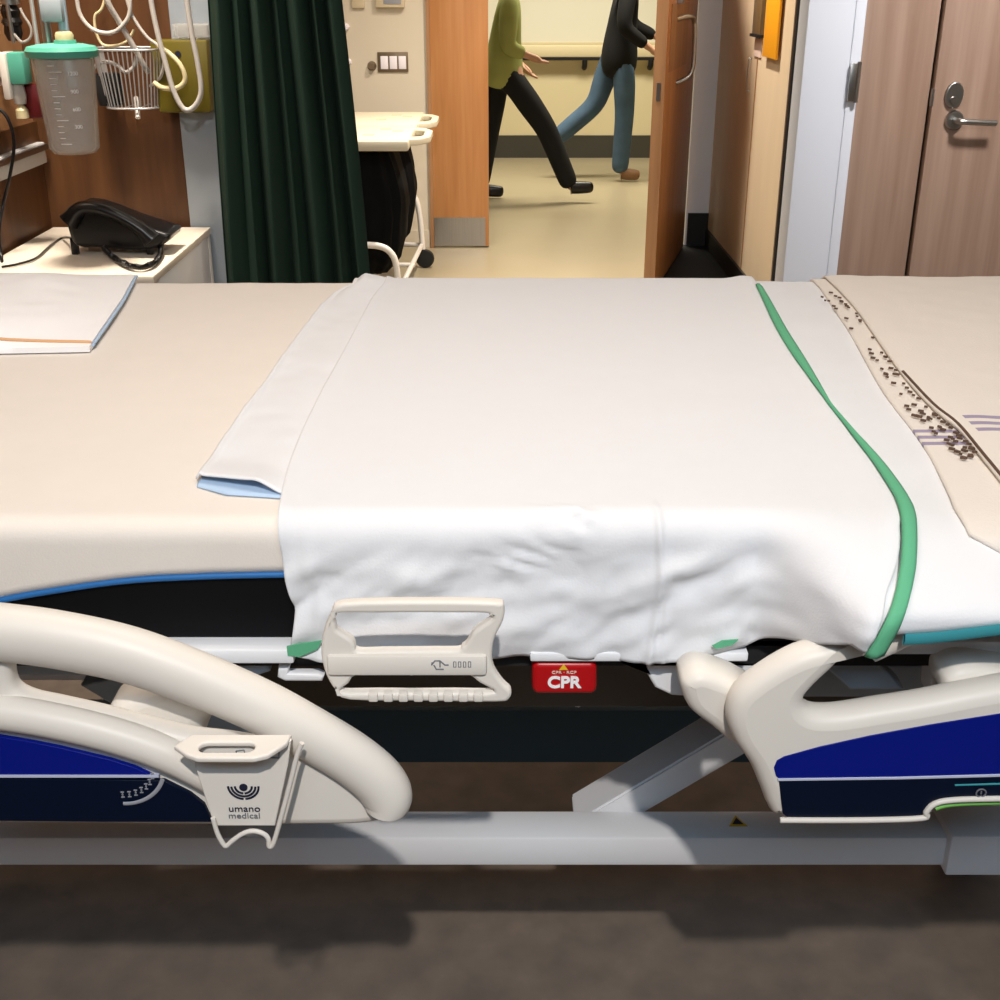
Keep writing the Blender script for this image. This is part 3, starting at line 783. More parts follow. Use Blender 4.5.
edge_pts = [(ga[nu_][j].co+gb[nu_][j].co)/2+Vector((.002, 0, .001)) for j in range(0, nt_+1, 3)]
link('pillowcase', fin(bm), M['pillowcase'], pil, smooth=60)
tube('orange_hem_line', lpts, .0022, M['orange_thread'], pil, 6)
tube('blue_edge', edge_pts, .0018, M['lining'], pil, 8)

# striped blanket folded at the foot
bl = edge([(820, 284), (834, 305), (852, 332), (884, 388), (922, 438), (948, 486), (968, 526), (978, 537), (990, 545), (1003, 549), (1040, 556)], .014)
tb_near = sorted(px2(a, b, .014) for a, b in [(980, 530), (985, 543), (1000, 548), (1060, 556), (1150, 560)])
tb_near = [(.0, px2(1010, 550, .014)[1]), (2, px2(1010, 550, .014)[1])]
slo = px2(955, 424, .014); sh = px2(945, 450, .014)
def dstripe(X, t):
    return 0
def stripes(t0, gap, wdt, n, X, t, slope):
    q = t-t0-slope*X
    for k in range(n):
        if abs(q-k*gap) < wdt: return True
    return False
la, lb_ = px2(930, 432, .016), px2(975, 441, .016)
def mi_low(X, t, u):
    return 2 if stripes(la[1]-.01, .016, .0042, 3, X, t, .25) else 0
bk = thing('blanket', (.8, 1.3, ZT+.016), 'cream blanket with brown braid and mauve stripes folded over foot end', 'blanket')
def wr_b(X, t, u):
    return (.0015*nz(X*9, t*9, 31)+.0015*nz(X*20, t*22, 3))*sstep(0, .12, u)-.0005
cloth('under_fold', bl, XB+.035, -TW-AR-.04, tb_near, .011, stripe_mat('striped lower fold', 'blanket', (150, 140, 164), la[1]-.022, .018, 3, .5, 0, -1), bk, nu=150, nt=190, wr=wr_b, thick=.0035)
bi_ = edge([(838, 283), (858, 305), (880, 336), (905, 370), (935, 402), (960, 422), (985, 452), (1010, 482), (1040, 512)], .022)
tn2 = px2(1000, 478, .022)[1]
tu = px2(1000, 410, .022)[1]
def mi_top(X, t, u):
    return 2 if stripes(tu, .019, .0048, 3, X, t, 0) and u > .05 else 0
def wr_b2(X, t, u):
    return (.002*nz(X*8, t*7, 13)+.001*nz(X*25, t*25, 5))*sstep(0, .15, u)+.002*gauss(u-.05, .05)
cloth('upper_fold', bi_, XB+.038, -TW-AR-.03, px2(1005, 520, .016)[1], .0145, stripe_mat('striped upper fold', 'blanket', (150, 140, 164), tu, .019, 3, .5, 0, px2(956, 410, .016)[0]), bk, nu=150, nt=170, wr=wr_b2, thick=.003)
# braid dashes lying along the fold
br = bmesh.new()
path = cr([Vector((a, b, 0)) for a, b in [(828, 290), (842, 301), (860, 322), (880, 350), (900, 378), (922, 402), (942, 420), (960, 436), (974, 448)]], 10)
for k, v in enumerate(path):
    for off in ((-5, 3) if v.y < 395 else (-8, -2, 4)):
        if random.random() < (.45 if v.y < 400 else .4): continue
        jx, jy = random.uniform(-1.5, 1.5)+off, random.uniform(-1.5, 1.5)-off*.6
        x, t = px2(v.x+jx, v.y+jy, .02)
        p, n = hull(x, t, .0145+wr_b(x, t, .1)); s = random.uniform(.0010, .0018)
        bbox(br, p.x-s*1.6, p.x+s*1.6, p.y-s*.7, p.y+s*.7, p.z-.001, p.z+.0012, rot=Matrix.Rotation(random.uniform(-1.0, -.4), 4, 'Z'))
bo_ = link('braid', fin(br), M['braid'], bk); bo_['kind'] = 'stuff'
cord_pts = [hull(*px2(a, b, .016), .0155)[0] for a, b in [(903, 371), (933, 403), (958, 423), (983, 453), (1008, 483)]]
tube('fold_edge', cord_pts,   .0017, M['braid'], bk, 8, False, 5)

# ---- holder hung on the head rail ------------------------------------
YH = .796
hold = thing('drainage_bag_holder', tuple(U(240, 840, YH)), 'white drainage bag holder with round logo hooked on the near bed rail', 'bag holder')
pm = plate_mesh([(189, 741), (291, 741), (288, 765), (275, 826), (214, 826), (196, 770)], [], YH, .004, .001, sharp=True)
hp_ = link('body_plate', pm, M['plastic'], hold, smooth=30)
zt_ = U(240, 741, YH).z
# top handle: horizontal loop in front of the plate
x0, x1 = U(190, 741, YH).x, U(288, 741, YH).x
def rrw(x0, y0, x1, y1, r, n=6):
    return rr(x0, y0, x1, y1, r, n)
xo0, xo1 = x0-.004, x1+.002
outer = [(x0, YH+.006), (xo1, YH+.006), (xo1-.002, YH-.006), (xo1-.014, YH-.022), (xo1-.024, YH-.026), (xo0+.016, YH-.026), (xo0+.006, YH-.021), (xo0-.006, YH-.010)]
sl = rr(x0+.010, YH-.018, x1-.024, YH-.005, .0062, 6)
me = curve_mesh([outer, sl], .005, .0018)
me.transform(Matrix.Translation((0, 0, zt_)))
hd = link('handle', me, M['plastic'], hold, smooth=40)
# hooks over the rail behind
for px in (205, 275):
    q = U(px, 741, YH); tube('rail_hook', [(q.x, YH+.002, q.z-.004), (q.x, YH+.006, q.z-.006), (q.x, YH+.012, q.z-.008), (q.x, YH+.02, q.z-.014)], .0025, M['plastic'], hold, 8, False, 5)
# wire hooks below
tube('wire_hook', [U(a, b, YH-.004) for a, b in [(302, 743), (297, 756), (290, 784), (279, 825), (273, 844), (269, 846), (268, 838), (262, 833), (252, 831), (242, 834), (232, 841), (226, 846), (222, 842), (217, 832), (213, 818)]], .0021, M['plastic'], hold, 8, False, 5)
# logo and lettering
kx = Zd(YH, .9)/F
lc = U(243.5, 787, YH)
bm = bmesh.new(); blathe(bm, [(.0001, YH-.0009), (4.2*kx, YH-.0009), (4.2*kx, YH)], (lc.x, 0, lc.z), 24, 'Y')
for r, g_ in ((8.6, 8), (12.2, 0), (15.5, 6)):
    a0 = 186-90 if 0 else 180
    if g_: 
        btube(bm, arcpts(lc.x, lc.z+.001, r*kx, 180, 270-g_*.6, YH-.0006, 14), 1.25*kx, 6, ry=.0004); btube(bm, arcpts(lc.x, lc.z+.001, r*kx, 270+g_*.6, 360, YH-.0006, 14), 1.25*kx, 6, ry=.0004)
    else: btube(bm, arcpts(lc.x, lc.z+.001, r*kx, 182, 358, YH-.0006, 24), 1.25*kx, 6, ry=.0004)
link('logo', fin(bm), M['ink'], hp_)
q = U(244.5, 808.5, YH); text('lettering', 'umano', (q.x, YH-.0006, q.z), .0088, M['ink'], hp_, width=32*kx, thick=.0003)
q = U(244.5, 815.5, YH); text('lettering', 'medical', (q.x, YH-.0006, q.z), .0078, M['greyink'], hp_, width=32*kx, thick=.0003)
bm = bmesh.new()
for a in ([(196, 756), (230, 757), (236, 757)], [(250, 757), (279, 758)], [(236, 751), (244, 750), (246, 757), (238, 759), (236, 751)], [(197, 750), (197, 756)], [(279, 748), (279, 758)], [(252, 752), (258, 757)]):
    btube(bm, [U(x, y, YH-.0005) for x, y in a], .0005, 6)
link('printed_symbol', fin(bm), M['greyink'], hp_)

# ================================================================== HEAD-WALL CORNER
ns = thing('nightstand', (-1.21, 3.64, 0), 'pale bedside cabinet with maple top behind the bed under telephone', 'bedside cabinet')
NX0, NX1, NY0, NY1, NZ = -1.47, -.955, 3.27, 3.975, .70
box('top', NX0, NX1+.004, NY0-.006, NY1, NZ-.022, NZ, M['nightcream'], ns, .003)
box('body', NX0+.006, NX1-.004, NY0+.012, NY1-.004, .06, NZ-.022, M['nightgrey'], ns, .002)
for k in range(3):
    dr = box('drawer', NX0+.01, NX1-.008, NY0-.004, NY0+.012, .08+k*.2, .27+k*.2, M['nightgrey'], ns, .003)
    tube('handle', [(NX0+.2, NY0-.004, .2+k*.2), (NX0+.2, NY0-.025, .2+k*.2), (NX1-.2, NY0-.025, .2+k*.2), (NX1-.2, NY0-.004, .2+k*.2)], .005, M['satin'], dr, 8)
box('side_edge', NX1-.006, NX1, NY1-.03, NY1-.004, .02, NZ-.022, M['plastic'], ns, .002)
for a in (NX0+.03, NX1-.03):
    for b in (NY0+.05, NY1-.05): box('foot', a-.02, a+.02, b-.02, b+.02, 0, .06, M['rubber'], ns)

ph = thing('telephone', (-1.16, 3.62, NZ), 'black desk telephone on the bedside cabinet', 'telephone')
def phone():
    Yp = 3.50
    me = plate_mesh([(68, 231), (66, 215), (76, 206), (96, 209), (128, 221), (158, 231), (170, 236), (160, 247), (138, 251), (100, 248), (76, 246)], [], Yp+.03, .15, .012, n=3)
    link('base', me, M['black'], ph, smooth=40)
    # handset lying on the near side
    pts = cr([U(a, b, Yp+.012) for a, b in [(69, 222), (80, 209), (98, 208), (120, 216), (140, 228), (152, 240)]], 6)
    bm = bmesh.new(); btube(bm, pts, lambda t: .018+.012*(abs(2*t-1)**3), 14, ry=.026)
    link('handset', fin(bm), M['black'], ph, smooth=50)
    for i in range(3):
        for j in range(3):
            p = U(138+i*8, 226+i*3.0, Yp+.075+j*.025); box('key', p.x-.008, p.x+.008, p.y-.008, p.y+.008, p.z-.004, p.z+.007, M['rubber'], ph, .002)
    for px in (75, 150):
        for yy in (Yp+.05, Yp+.16):
            q = U(px, 247, Yp+.05); box('foot', q.x-.01, q.x+.01, yy-.01, yy+.01, NZ, NZ+.05, M['black'], ph, .003)
    cp = [U(108, 246, Yp), U(118, 254, Yp-.02)]
    P = cr([U(104, 248, 3.49)]+[G(a, b, NZ+.014) for a, b in [(112, 256), (124, 263), (138, 267), (152, 264), (160, 255)]]+[U(160, 243, 3.56)], 14)
    bm = bmesh.new(); hel = []
    n = len(P); per = 3
    for i in range((n-1)*per):
        a = P[i//per].lerp(P[i//per+1], (i % per)/per); an = i*1.3
        hel.append(a+Vector((.0035*math.cos(an), 0, .0045*math.sin(an))))
    btube(bm, hel, .0055, 6)
    link('coiled_cord', fin(bm), M['black'], ph, smooth=60)
    P = cr([U(72, 238, Yp+.06)]+[G(a, b, NZ+.006) for a, b in [(62, 238), (50, 246), (36, 258), (18, 264), (2, 267)]], 8)
    tube('line_cord', P, .0035, M['black'], ph, 6)
phone()
# equipment rail on the head wall
def on_wall(px, py, off=0): return UX(px, py, WX+off)
a = on_wall(48, 143, .03); b = on_wall(0, 165, .03)
er = thing('equipment_rail', (WX+.02, (a.y+b.y)/2, a.z), 'pale grey equipment rail along the head wall', 'rail')
zr = (on_wall(48, 150, .03).z+on_wall(0, 172, .03).z)/2
box('channel', WX, WX+.035, 1.2, 4.0, zr-.03, zr+.035, M['nightgrey'], er, .004)
box('lip', WX+.035, WX+.045, 1.2, 4.0, zr+.012, zr+.03, M['steel'], er, .002)
# suction canister on its pole bracket
YCN = 3.4
can = thing('suction_canister', tuple(U(72, 157, YCN)), 'clear suction canister with aqua lid hanging above the telephone', 'canister')
ct = U(62, 52, YCN); cb = U(76, 157, YCN); cxn = (ct.x+cb.x)/2
zt2, zb2 = ct.z, cb.z+.012
rt, rb = .088, .066
pf = [(.002, zb2), (rb-.01, zb2), (rb, zb2+.012), (rt-.006, zt2), (rt-.009, zt2), (rb-.004, zb2+.016), (rb-.012, zb2+.006), (.002, zb2+.006)]
cc = lathe('jar', pf, (cxn, YCN, 0), M['clear'], can, 40)
bm = bmesh.new(); blathe(bm, [(rt-.008, zt2-.012), (rt+.004, zt2-.012), (rt+.006, zt2+.004), (rt, zt2+.014), (rt-.03, zt2+.02), (.003, zt2+.022)], (cxn, YCN, 0), 40)
lid = link('lid', fin(bm), M['aquamarine'], can, smooth=35)
lathe('cap', [(.022, zt2+.02), (.024, zt2+.042), (.02, zt2+.05), (.002, zt2+.05)], (cxn+.012, YCN, 0), M['creamtube'], lid, 20)
lathe('port', [(.03, zt2+.018), (.028, zt2+.03), (.002, zt2+.03)], (cxn+.012, YCN, 0), M['aquamarine'], lid, 20)
# printed graduation on the jar
for k in range(14):
    z = zb2+.03+k*(zt2-zb2-.06)/13; r = rb+(rt-rb)*(z-zb2)/(zt2-zb2)+.0005
    lg = 26 if k % 4 == 0 else 14
    pts = [Vector((cxn+r*math.cos(math.radians(q_)), YCN+r*math.sin(math.radians(q_)), z)) for q_ in range(-100, -100+lg+1, 3)]
    tube('graduation_mark', pts, .0009, M['whiteink'], cc, 5)
for k, s_ in enumerate('1200'):
    z = zt2-.05-k*.045; r = rb+(rt-rb)*(z-zb2)/(zt2-zb2)+.001
    a_ = math.radians(-58)
    rg = Vector((-math.sin(a_), math.cos(a_), 0))
    text('graduation_print', '%d00' % (12-3*k), (cxn+r*math.cos(a_), YCN+r*math.sin(a_), z), .014, M['whiteink'], cc, right=rg, thick=.0004)
pol = thing('equipment_pole', tuple(U(50, 60, YCN+.12)), 'grey metal pole behind the suction canister', 'pole')
pt = U(45, 20, YCN+.12)
tube('pole', [(pt.x, pt.y, zt2-.18), (pt.x, pt.y, 2.0)], .013, M['satin'], pol, 14)
tube('side_rod', [(pt.x-.03, pt.y, zt2-.10), (pt.x-.03, pt.y, 2.0)], .006, M['wire'], pol, 10)
tube('wall_arm', [(pt.x, pt.y, 1.75), (WX+.002, pt.y, 1.75)], .012, M['satin'], pol, 12)
bm = bmesh.new(); btube(bm, [Vector((cxn+(rt+.004)*math.cos(a), YCN+(rt+.004)*math.sin(a), zt2-.02)) for a in [math.radians(60+k*6) for k in range(0, 16)]], .006, 8)
btube(bm, [(pt.x, pt.y, zt2-.02), (cxn, YCN+rt, zt2-.02)], .008, 8)
link('canister_bracket', fin(bm), M['satin'], pol, smooth=40)
bx_ = U(62, 10, YCN+.16)
box('clamp_block', pt.x-.005, pt.x+.055, pt.y-.02, pt.y+.03, bx_.z-.03, bx_.z+.03, M['post'], pol, .006)
tube('clamp_stem', [(pt.x+.045, pt.y+.01, bx_.z+.03), (pt.x+.045, pt.y+.01, zt2-.1)], .014, M['greypaint'], pol, 12)
# flow meter on the wall
q = UX(12, 22, WX+.09)
fm = thing('flow_meter', (WX, q.y, q.z-.08), 'black and chrome flow meter on head wall above the pink box', 'flow meter')
bm = bmesh.new(); blathe(bm, [(.005, q.z-.05), (.018, q.z-.05), (.026, q.z-.03), (.024, q.z-.01), (.030, q.z), (.024, q.z+.012), (.028, q.z+.03), (.02, q.z+.045)], (q.x, q.y, 0), 24)
link('ribbed_body', fin(bm), M['black'], fm, smooth=30)
lathe('chrome_cap', [(.012, q.z+.045), (.03, q.z+.047), (.03, q.z+.07), (.014, q.z+.078), (.014, q.z+.14)], (q.x, q.y, 0), M['satin'], fm, 24)
tube('chrome_stem', [(q.x+.006, q.y-.027, q.z-.055), (q.x+.004, q.y-.027, q.z+.05)], .006, M['satin'], fm, 10)
tube('wall_stub', [(q.x, q.y, q.z+.05), (WX+.001, q.y, q.z+.05)], .012, M['satin'], fm, 10)
tube('drain_tube', [U(a, b, q.y-.05) for a, b in [(14, 34), (22, 42), (30, 38), (31, 28), (24, 16), (20, 8)]], .004, M['tube'], fm, 8, False, 5)
# suction regulator parts on the wall
q0 = UX(4, 68, WX+.06)
pk = box('wall_outlet_box', WX, WX+.07, q0.y-.10, q0.y+.0, U(4, 84, q0.y).z, U(4, 52, q0.y).z, M['pinkish'], None, .006)
tag(pk, 'pale pink outlet box on the head wall at the left edge', 'outlet box')
q1 = U(17, 70, 3.62)
tq_ = thing('suction_regulator', tuple(U(19, 118, 3.62)), 'aqua suction regulator with clear and dark red ends beside the canister', 'suction regulator')
a_, b_ = U(10, 84, 3.62), U(24, 52, 3.62)
box('aqua_body', a_.x+.008, b_.x, 3.60, 3.66, a_.z, b_.z, M['aquamarine'], tq_, .006)
box('white_frame', a_.x-.012, a_.x+.008, 3.59, 3.67, a_.z-.04, b_.z, M['plastic'], tq_, .004)
a2, b2 = U(26, 118, 3.66), U(40, 84, 3.66)
box('red_bottle', a2.x, b2.x, 3.64, 3.69, a2.z, b2.z, M['darkred'], tq_, .008)
lathe('clear_neck', [(.016, U(20, 104, 3.63).z), (.02, U(20, 96, 3.63).z), (.016, a_.z)], (U(20, 100, 3.63).x, 3.63, 0), M['tube'], tq_, 16)
lathe('white_knob', [(.004, U(22, 119, 3.63).z), (.018, U(22, 118, 3.63).z), (.018, U(22, 110, 3.63).z), (.012, U(22, 107, 3.63).z), (.004, U(20, 104, 3.63).z)], (U(22, 112, 3.63).x, 3.63, 0), M['creamtube'], tq_, 18)
box('wall_mount', WX, a_.x, 3.60, 3.66, a_.z+.02, b_.z-.02, M['nightgrey'], tq_, .004)
# wire basket
YBK = 3.86
bk0, bk1 = U(86, 50, YBK), U(160, 50, YBK); bt = U(110, 109, YBK).z; zt3 = bk0.z
wb = thing('wire_basket', ((bk0.x+bk1.x)/2, 3.94, bt), 'white wire basket full of tubing hung on the brown panel', 'basket')
def loop(z, x0, x1, y0, y1):
    return cr([(x0, y1, z), (x0, (y0+y1)/2, z), (x0+.03, y0, z), ((x0+x1)/2, y0-.015, z), (x1-.03, y0, z), (x1, (y0+y1)/2, z), (x1, y1, z)], 6)
y1_ = 4.016
bm = bmesh.new()
btube(bm, loop(zt3, bk0.x, bk1.x, YBK, y1_), .0035, 8); btube(bm, [(bk0.x, y1_, zt3), (bk1.x, y1_, zt3)], .0035, 8)
link('rim', fin(bm), M['wire'], wb, smooth=50)
bm = bmesh.new(); lowl = loop(bt, bk0.x+.015, bk1.x-.02, YBK+.02, y1_); topl = loop(zt3, bk0.x, bk1.x, YBK, y1_)
btube(bm, lowl, .003, 8)
for i in range(1, len(topl)-1, 1): btube(bm, [topl[i], lowl[i]], .0021, 6)
for i in range(0, len(lowl), 4): btube(bm, [lowl[i], Vector((lowl[i].x, y1_, bt))], .0018, 6)
link('wire_cage', fin(bm), M['wire'], wb, smooth=50)
pb0, pb1 = U(97, 106, YBK+.05), U(120, 75, YBK+.05)
cuff = thing('blood_pressure_cuff', (pb0.x+.03, YBK+.06, bt), 'black rolled cuff in the left half of the wire basket', 'cuff')
bm = bmesh.new(); blathe(bm, [(.005, bt+.006), (.036, bt+.006), (.04, bt+.03), (.04, bt+.09), (.034, bt+.1), (.005, bt+.1)], ((pb0.x+pb1.x)/2, YBK+.062, 0), 24)
link('roll', fin(bm), M['blackcloth'], cuff, smooth=50)
# tubing in and above the basket
def cable(name, px, Y, r, m, label, cat='tube', grp=None, n=7):
    o = tube(name, [U(a, b, Y if not isinstance(Y, list) else Y[i]) for i, (a, b) in enumerate(px)], r, m, None, 8, False, n)
    tag(o, label, cat, grp); return o
cable('oxygen_tube', [(147, -40), (151, 0), (158, 35), (166, 65), (174, 92), (184, 109), (194, 107), (201, 92), (198, 65), (192, 35), (187, 0), (184, -40)], 3.78, .008, M['tube'], 'white tube hanging in a deep loop in front of the yellow container')
cable('oxygen_tube', [(158, 46), (170, 54), (181, 66), (185, 80), (177, 88), (163, 88), (155, 83)], [3.84, 3.83, 3.82, 3.82, 3.82, 3.83, 3.86], .0075, M['creamtube'], 'cream tube coil beside the right end of the wire basket')
cable('oxygen_tube', [(75, -40), (77, 0), (82, 18), (94, 30), (110, 33), (122, 26), (130, 10), (128, -30)], 3.86, .0065, M['tube'], 'white tube looping in front of the brown panel above the basket')
cable('oxygen_tube', [(100, -30), (107, 0), (118, 20), (131, 42), (143, 64), (148, 72)], [3.84, 3.84, 3.86, 3.88, 3.9, 3.92], .009, M['tube'], 'thick white tube running straight down into the wire basket')
cable('oxygen_tube', [(118, -40), (128, 4), (136, 22), (148, 38), (158, 46), (164, 60), (160, 78), (150, 86)], [3.87]*5+[3.88, 3.9, 3.93], .005, M['tube'], 'thin white tube curving down to the right end of basket')
cable('oxygen_tube', [(110, -30), (103, 6), (95, 16), (96, 32), (102, 44), (112, 46), (126, 42), (134, 30)], 3.90, .0045, M['creamtube'], 'thin cream tube bent to a point above the basket')
cable('oxygen_tube', [(92, 70), (98, 64), (108, 62), (118, 66), (126, 72), (134, 66), (136, 56)], 3.90, .006, M['tube'], 'white tube coiled over the black cuff in the basket')
cable('probe_cable', [(136, 98), (137, 106), (138, 118)], [3.93, 3.90, 3.87], .008, M['tube'], 'grey probe end poking out below the wire basket', 'cable')
cable('power_cable', [(-25, 100), (0, 110), (10, 124), (14, 145), (10, 175), (3, 205), (-1, 235), (2, 262), (3, 276)], [3.55]*6+[3.5, 3.45, 3.30], .005, M['black'], 'black cable hanging down the head wall past the cabinet', 'cable')
# sharps container
YS = 3.90
s0, s1 = U(157, 113, YS), U(208, 40, YS)
sc_ = thing('sharps_container', ((s0.x+s1.x)/2, 3.94, s0.z), 'olive yellow sharps container hung on the pale post beside the curtain', 'container')
bm = bmesh.new(); bbox(bm, s0.x, s1.x-.004, YS, 3.984, s0.z, s1.z, .008)
for v in bm.verts:
    if v.co.z < (s0.z+s1.z)/2: v.co.x = v.co.x+(.006 if v.co.x < (s0.x+s1.x)/2 else -.006)
link('bin', fin(bm), M['olive'], sc_, smooth=30)
l0, l1 = U(172, 38, YS), U(206, 24, YS)
box('clear_lid', l0.x, l1.x, YS+.01, 3.984, l0.z, l1.z, M['clear'], sc_, .005)
q = U(178, 54, YS); lathe('label_mark', [(.001, YS-.002), (.009, YS-.002), (.009, YS)], (q.x, 0, q.z), M['ink'], sc_, 16, 'Y')

# ================================================================== CURTAIN
def curtain():
    n, mz = 320, 40; bm = bmesh.new(); g = []
    for j in range(mz+1):
        z = .16+(2.86-.16)*j/mz; f = sstep(2.6, .3, z)
        xl = -.800-.045*f; xr_ = -.500+.105*f
        row = []
        for i in range(n+1):
            u = i/n
            ph_ = 2*PI*7*(u+.018*math.sin(u*21+z*.9)+.008*math.sin(z*2.3+u*5))
            am = .022+.009*math.sin(u*17+1)+.006*f
            x = xl+(xr_-xl)*u+.004*math.sin(ph_*2+1)
            y = 3.62+am*math.sin(ph_)+.010*math.sin(ph_*.5+z)
            row.append(bm.verts.new((x, y, z)))
        g.append(row)
    for j in range(mz):
        for i in range(n): bm.faces.new((g[j][i], g[j][i+1], g[j+1][i+1], g[j+1][i]))
    return fin(bm)
cu = thing('privacy_curtain', (-.65, 3.62, .16), 'dark green privacy curtain gathered beside the pale post', 'curtain')
o = link('cloth', curtain(), M['curtain'], cu, smooth=180); o.modifiers.new('t', 'SOLIDIFY').thickness = .002
box('track', -1.4, 1.0, 3.605, 3.635, 2.94, 3.00, M['plastic'], cu)
for k in range(9): tube('hook', [(-.80+k*.043, 3.62, 2.85), (-.80+k*.043, 3.62, 2.95)], .003, M['wire'], cu, 6)

# ================================================================== LINEN HAMPER CART
HX0, HX1, HY0, HY1, HZ = -.92, -.40, 5.42, 6.66, .80
lc_ = thing('linen_cart', (-.65, 6.0, 0), 'white topped double linen hamper cart beside the curtain', 'cart')
HM = (HY0+HY1)/2
for (a, b) in ((HY0, HM-.01), (HM+.01, HY1)):
    lidm = box('lid', HX0, HX1+.0, a, b, HZ-.045, HZ, M['tray'], lc_, .01)
    # handle loop on the right
    xh = HX1
    w0, w1 = a+.12, b-.10
    loopo = [(xh-.03, w0-.05), (xh+.05, w0), (xh+.085, w0+.08), (xh+.085, w1-.08), (xh+.05, w1), (xh-.03, w1+.05)]
    hole = [(xh-.005, w0+.05), (xh+.035, w0+.07), (xh+.05, w0+.11), (xh+.05, w1-.11), (xh+.035, w1-.07), (xh-.005, w1-.05)]
    me = curve_mesh([loopo, hole], .03, .006); me.transform(Matrix.Translation((0, 0, HZ-.018)))
    link('handle', me, M['tray'], lidm, smooth=40)
    for xx, yy in ((-.62, a+.2), (-.56, a+.42), (-.5, a+.35)):
        box('recess_mark', xx, xx+.05, yy, yy+.05, HZ-.001, HZ+.002, M['thermo'], lidm)
for yy in (HY0+.02, HY1-.02):
    tube('frame_leg', [(HX1-.3, yy, HZ-.04), (HX1-.3, yy, .12)] if yy > HM else [(HX1-.35, yy, .34), (HX1-.16, yy, .34), (HX1-.09, yy, .30), (HX1-.07, yy, .22), (HX1-.07, yy, .1)], .015, M['plastic'], lc_, 12, False, 5)
tube('frame_leg', [(HX1-.14, HY1-.08, .40), (HX1-.09, HY1-.1, .40), (HX1-.05, HY1-.12, .36), (HX1-.03, HY1-.13, .26), (HX1-.02, HY1-.14, .1)], .015, M['plastic'], lc_, 12, False, 5)
tube('frame_leg', [(HX0+.03, HY0+.03, .1), (HX0+.03, HY0+.03, HZ-.04)], .015, M['plastic'], lc_, 12)
tube('frame_leg', [(HX0+.03, HY1-.03, .1), (HX0+.03, HY1-.03, HZ-.04)], .015, M['plastic'], lc_, 12)
bm = bmesh.new(); btube(bm, [(HX0+.03, HY0+.03, .12), (HX1-.07, HY0+.02, .12), (HX1-.025, HY1-.13, .12), (HX0+.03, HY1-.03, .12)], .013, 10, True)
btube(bm, [(HX0+.03, HM, .12), (HX1-.03, HM, .12)], .012, 10)
link('base_frame', fin(bm), M['plastic'], lc_, smooth=50)
for x, y in ((HX1-.07, HY0+.02), (HX1-.02, HY1-.14), (HX0+.03, HY0+.03), (HX0+.03, HY1-.03)):
    bm = bmesh.new(); blathe(bm, [(.01, -.02), (.046, -.018), (.05, -.008), (.05, .008), (.046, .018), (.01, .02)], (x+.012, y, .05), 24, 'Y')
    link('caster', fin(bm), M['rubber'], lc_, smooth=40)
# black bags
def bag(y0, y1, zb_):
    bm = bmesh.new(); n = 48; rows = []
    for j in range(25):
        v = j/24; z = zb_+(HZ-.05-zb_)*v
        half_x = .19+.045*math.sin(PI*min(1, (1-v)*1.15))+.02*(1-v); half_y = (y1-y0)/2*(.92+.06*math.sin(PI*v))
        if v < .12: half_x *= .72+.28*(v/.12); half_y *= .72+.28*(v/.12)
        row = []
        for k in range(n):
            a = 2*PI*k/n; ca, sa = math.cos(a), math.sin(a); e = .45
            sx = math.copysign(abs(ca)**e, ca); sy = math.copysign(abs(sa)**e, sa)
            w_ = 1+.05*nz(k*.5, v*5, y0)+.04*math.sin(k*1.9+v*2)
            row.append(bm.verts.new((-.68+half_x*sx*w_, (y0+y1)/2+half_y*sy*w_, z)))
        rows.append(row)
    for a, b in zip(rows, rows[1:]):
        for k in range(n): bm.faces.new((a[k], a[(k+1) % n], b[(k+1) % n], b[k]))
    bm.faces.new(rows[0]); bm.faces.new(rows[-1])
    return fin(bm)
o = link('linen_bag', bag(HY0+.06, HM-.05, .18), M['blackbag'], None, smooth=180); tag(o, 'bulging black bag hanging under the near lid of the linen cart', 'bag')
o = link('linen_bag', bag(HM+.05, HY1-.2, .18), M['blackbag'], None, smooth=180); tag(o, 'black bag hanging under the far lid, nearer the back wall', 'bag')

# ================================================================== WALL FITTINGS
def wp(px, py): return U(px, py, BY)
sw = thing('light_switch', tuple(wp(393, 72)), 'bronze plate of three white rocker switches on the back wall', 'switch')
a, b = wp(378, 72), wp(408, 52)
box('switch_plate', a.x, b.x, BY-.008, BY, a.z, b.z, M['switchplate'], sw, .003)
for k in range(3):
    p0, p1 = wp(381+k*9, 69), wp(388+k*9, 56); box('rocker', p0.x, p1.x, BY-.014, BY-.006, p0.z, p1.z, M['switch'], sw, .002)
q = wp(372, 66); o = lathe('dimmer_knob', [(.001, BY-.03), (.016, BY-.03), (.022, BY-.01), (.026, BY)], (q.x, 0, q.z), M['switchplate'], None, 20, 'Y'); tag(o, 'small round dark knob left of the switch plate', 'knob')
th = thing('thermostat', tuple(wp(390, 7)), 'beige thermostat above the switch plate', 'thermostat')
a, b = wp(376, 7.5), wp(404, -22); box('case', a.x, b.x, BY-.03, BY, a.z, b.z, M['thermo'], th, .005)
a, b = wp(384, 4), wp(401, -14); box('screen', a.x, b.x, BY-.033, BY-.028, a.z, b.z, M['greyprint'], th, .001)
a, b = wp(352, 8), wp(364, -16); o = box('wall_plate', a.x, b.x, BY-.015, BY, a.z, b.z, M['thermo'], None, .003); tag(o, 'small beige wall plate left of the thermostat', 'wall plate')
for px, py, lb_2 in ((346, 27, 'small white dot for a back wall reflection above the curtain edge'), (348, 62, 'small white dot for a back wall reflection level with the switches')):
    q = wp(px, py); o = lathe('reflection_dot', [(.001, BY-.025), (.014, BY-.022), (.016, BY-.012), (.02, BY)], (q.x, 0, q.z), M['switch'], None, 16, 'Y'); tag(o, lb_2, 'hook')  # raised white dots modelling two reflections on the wall
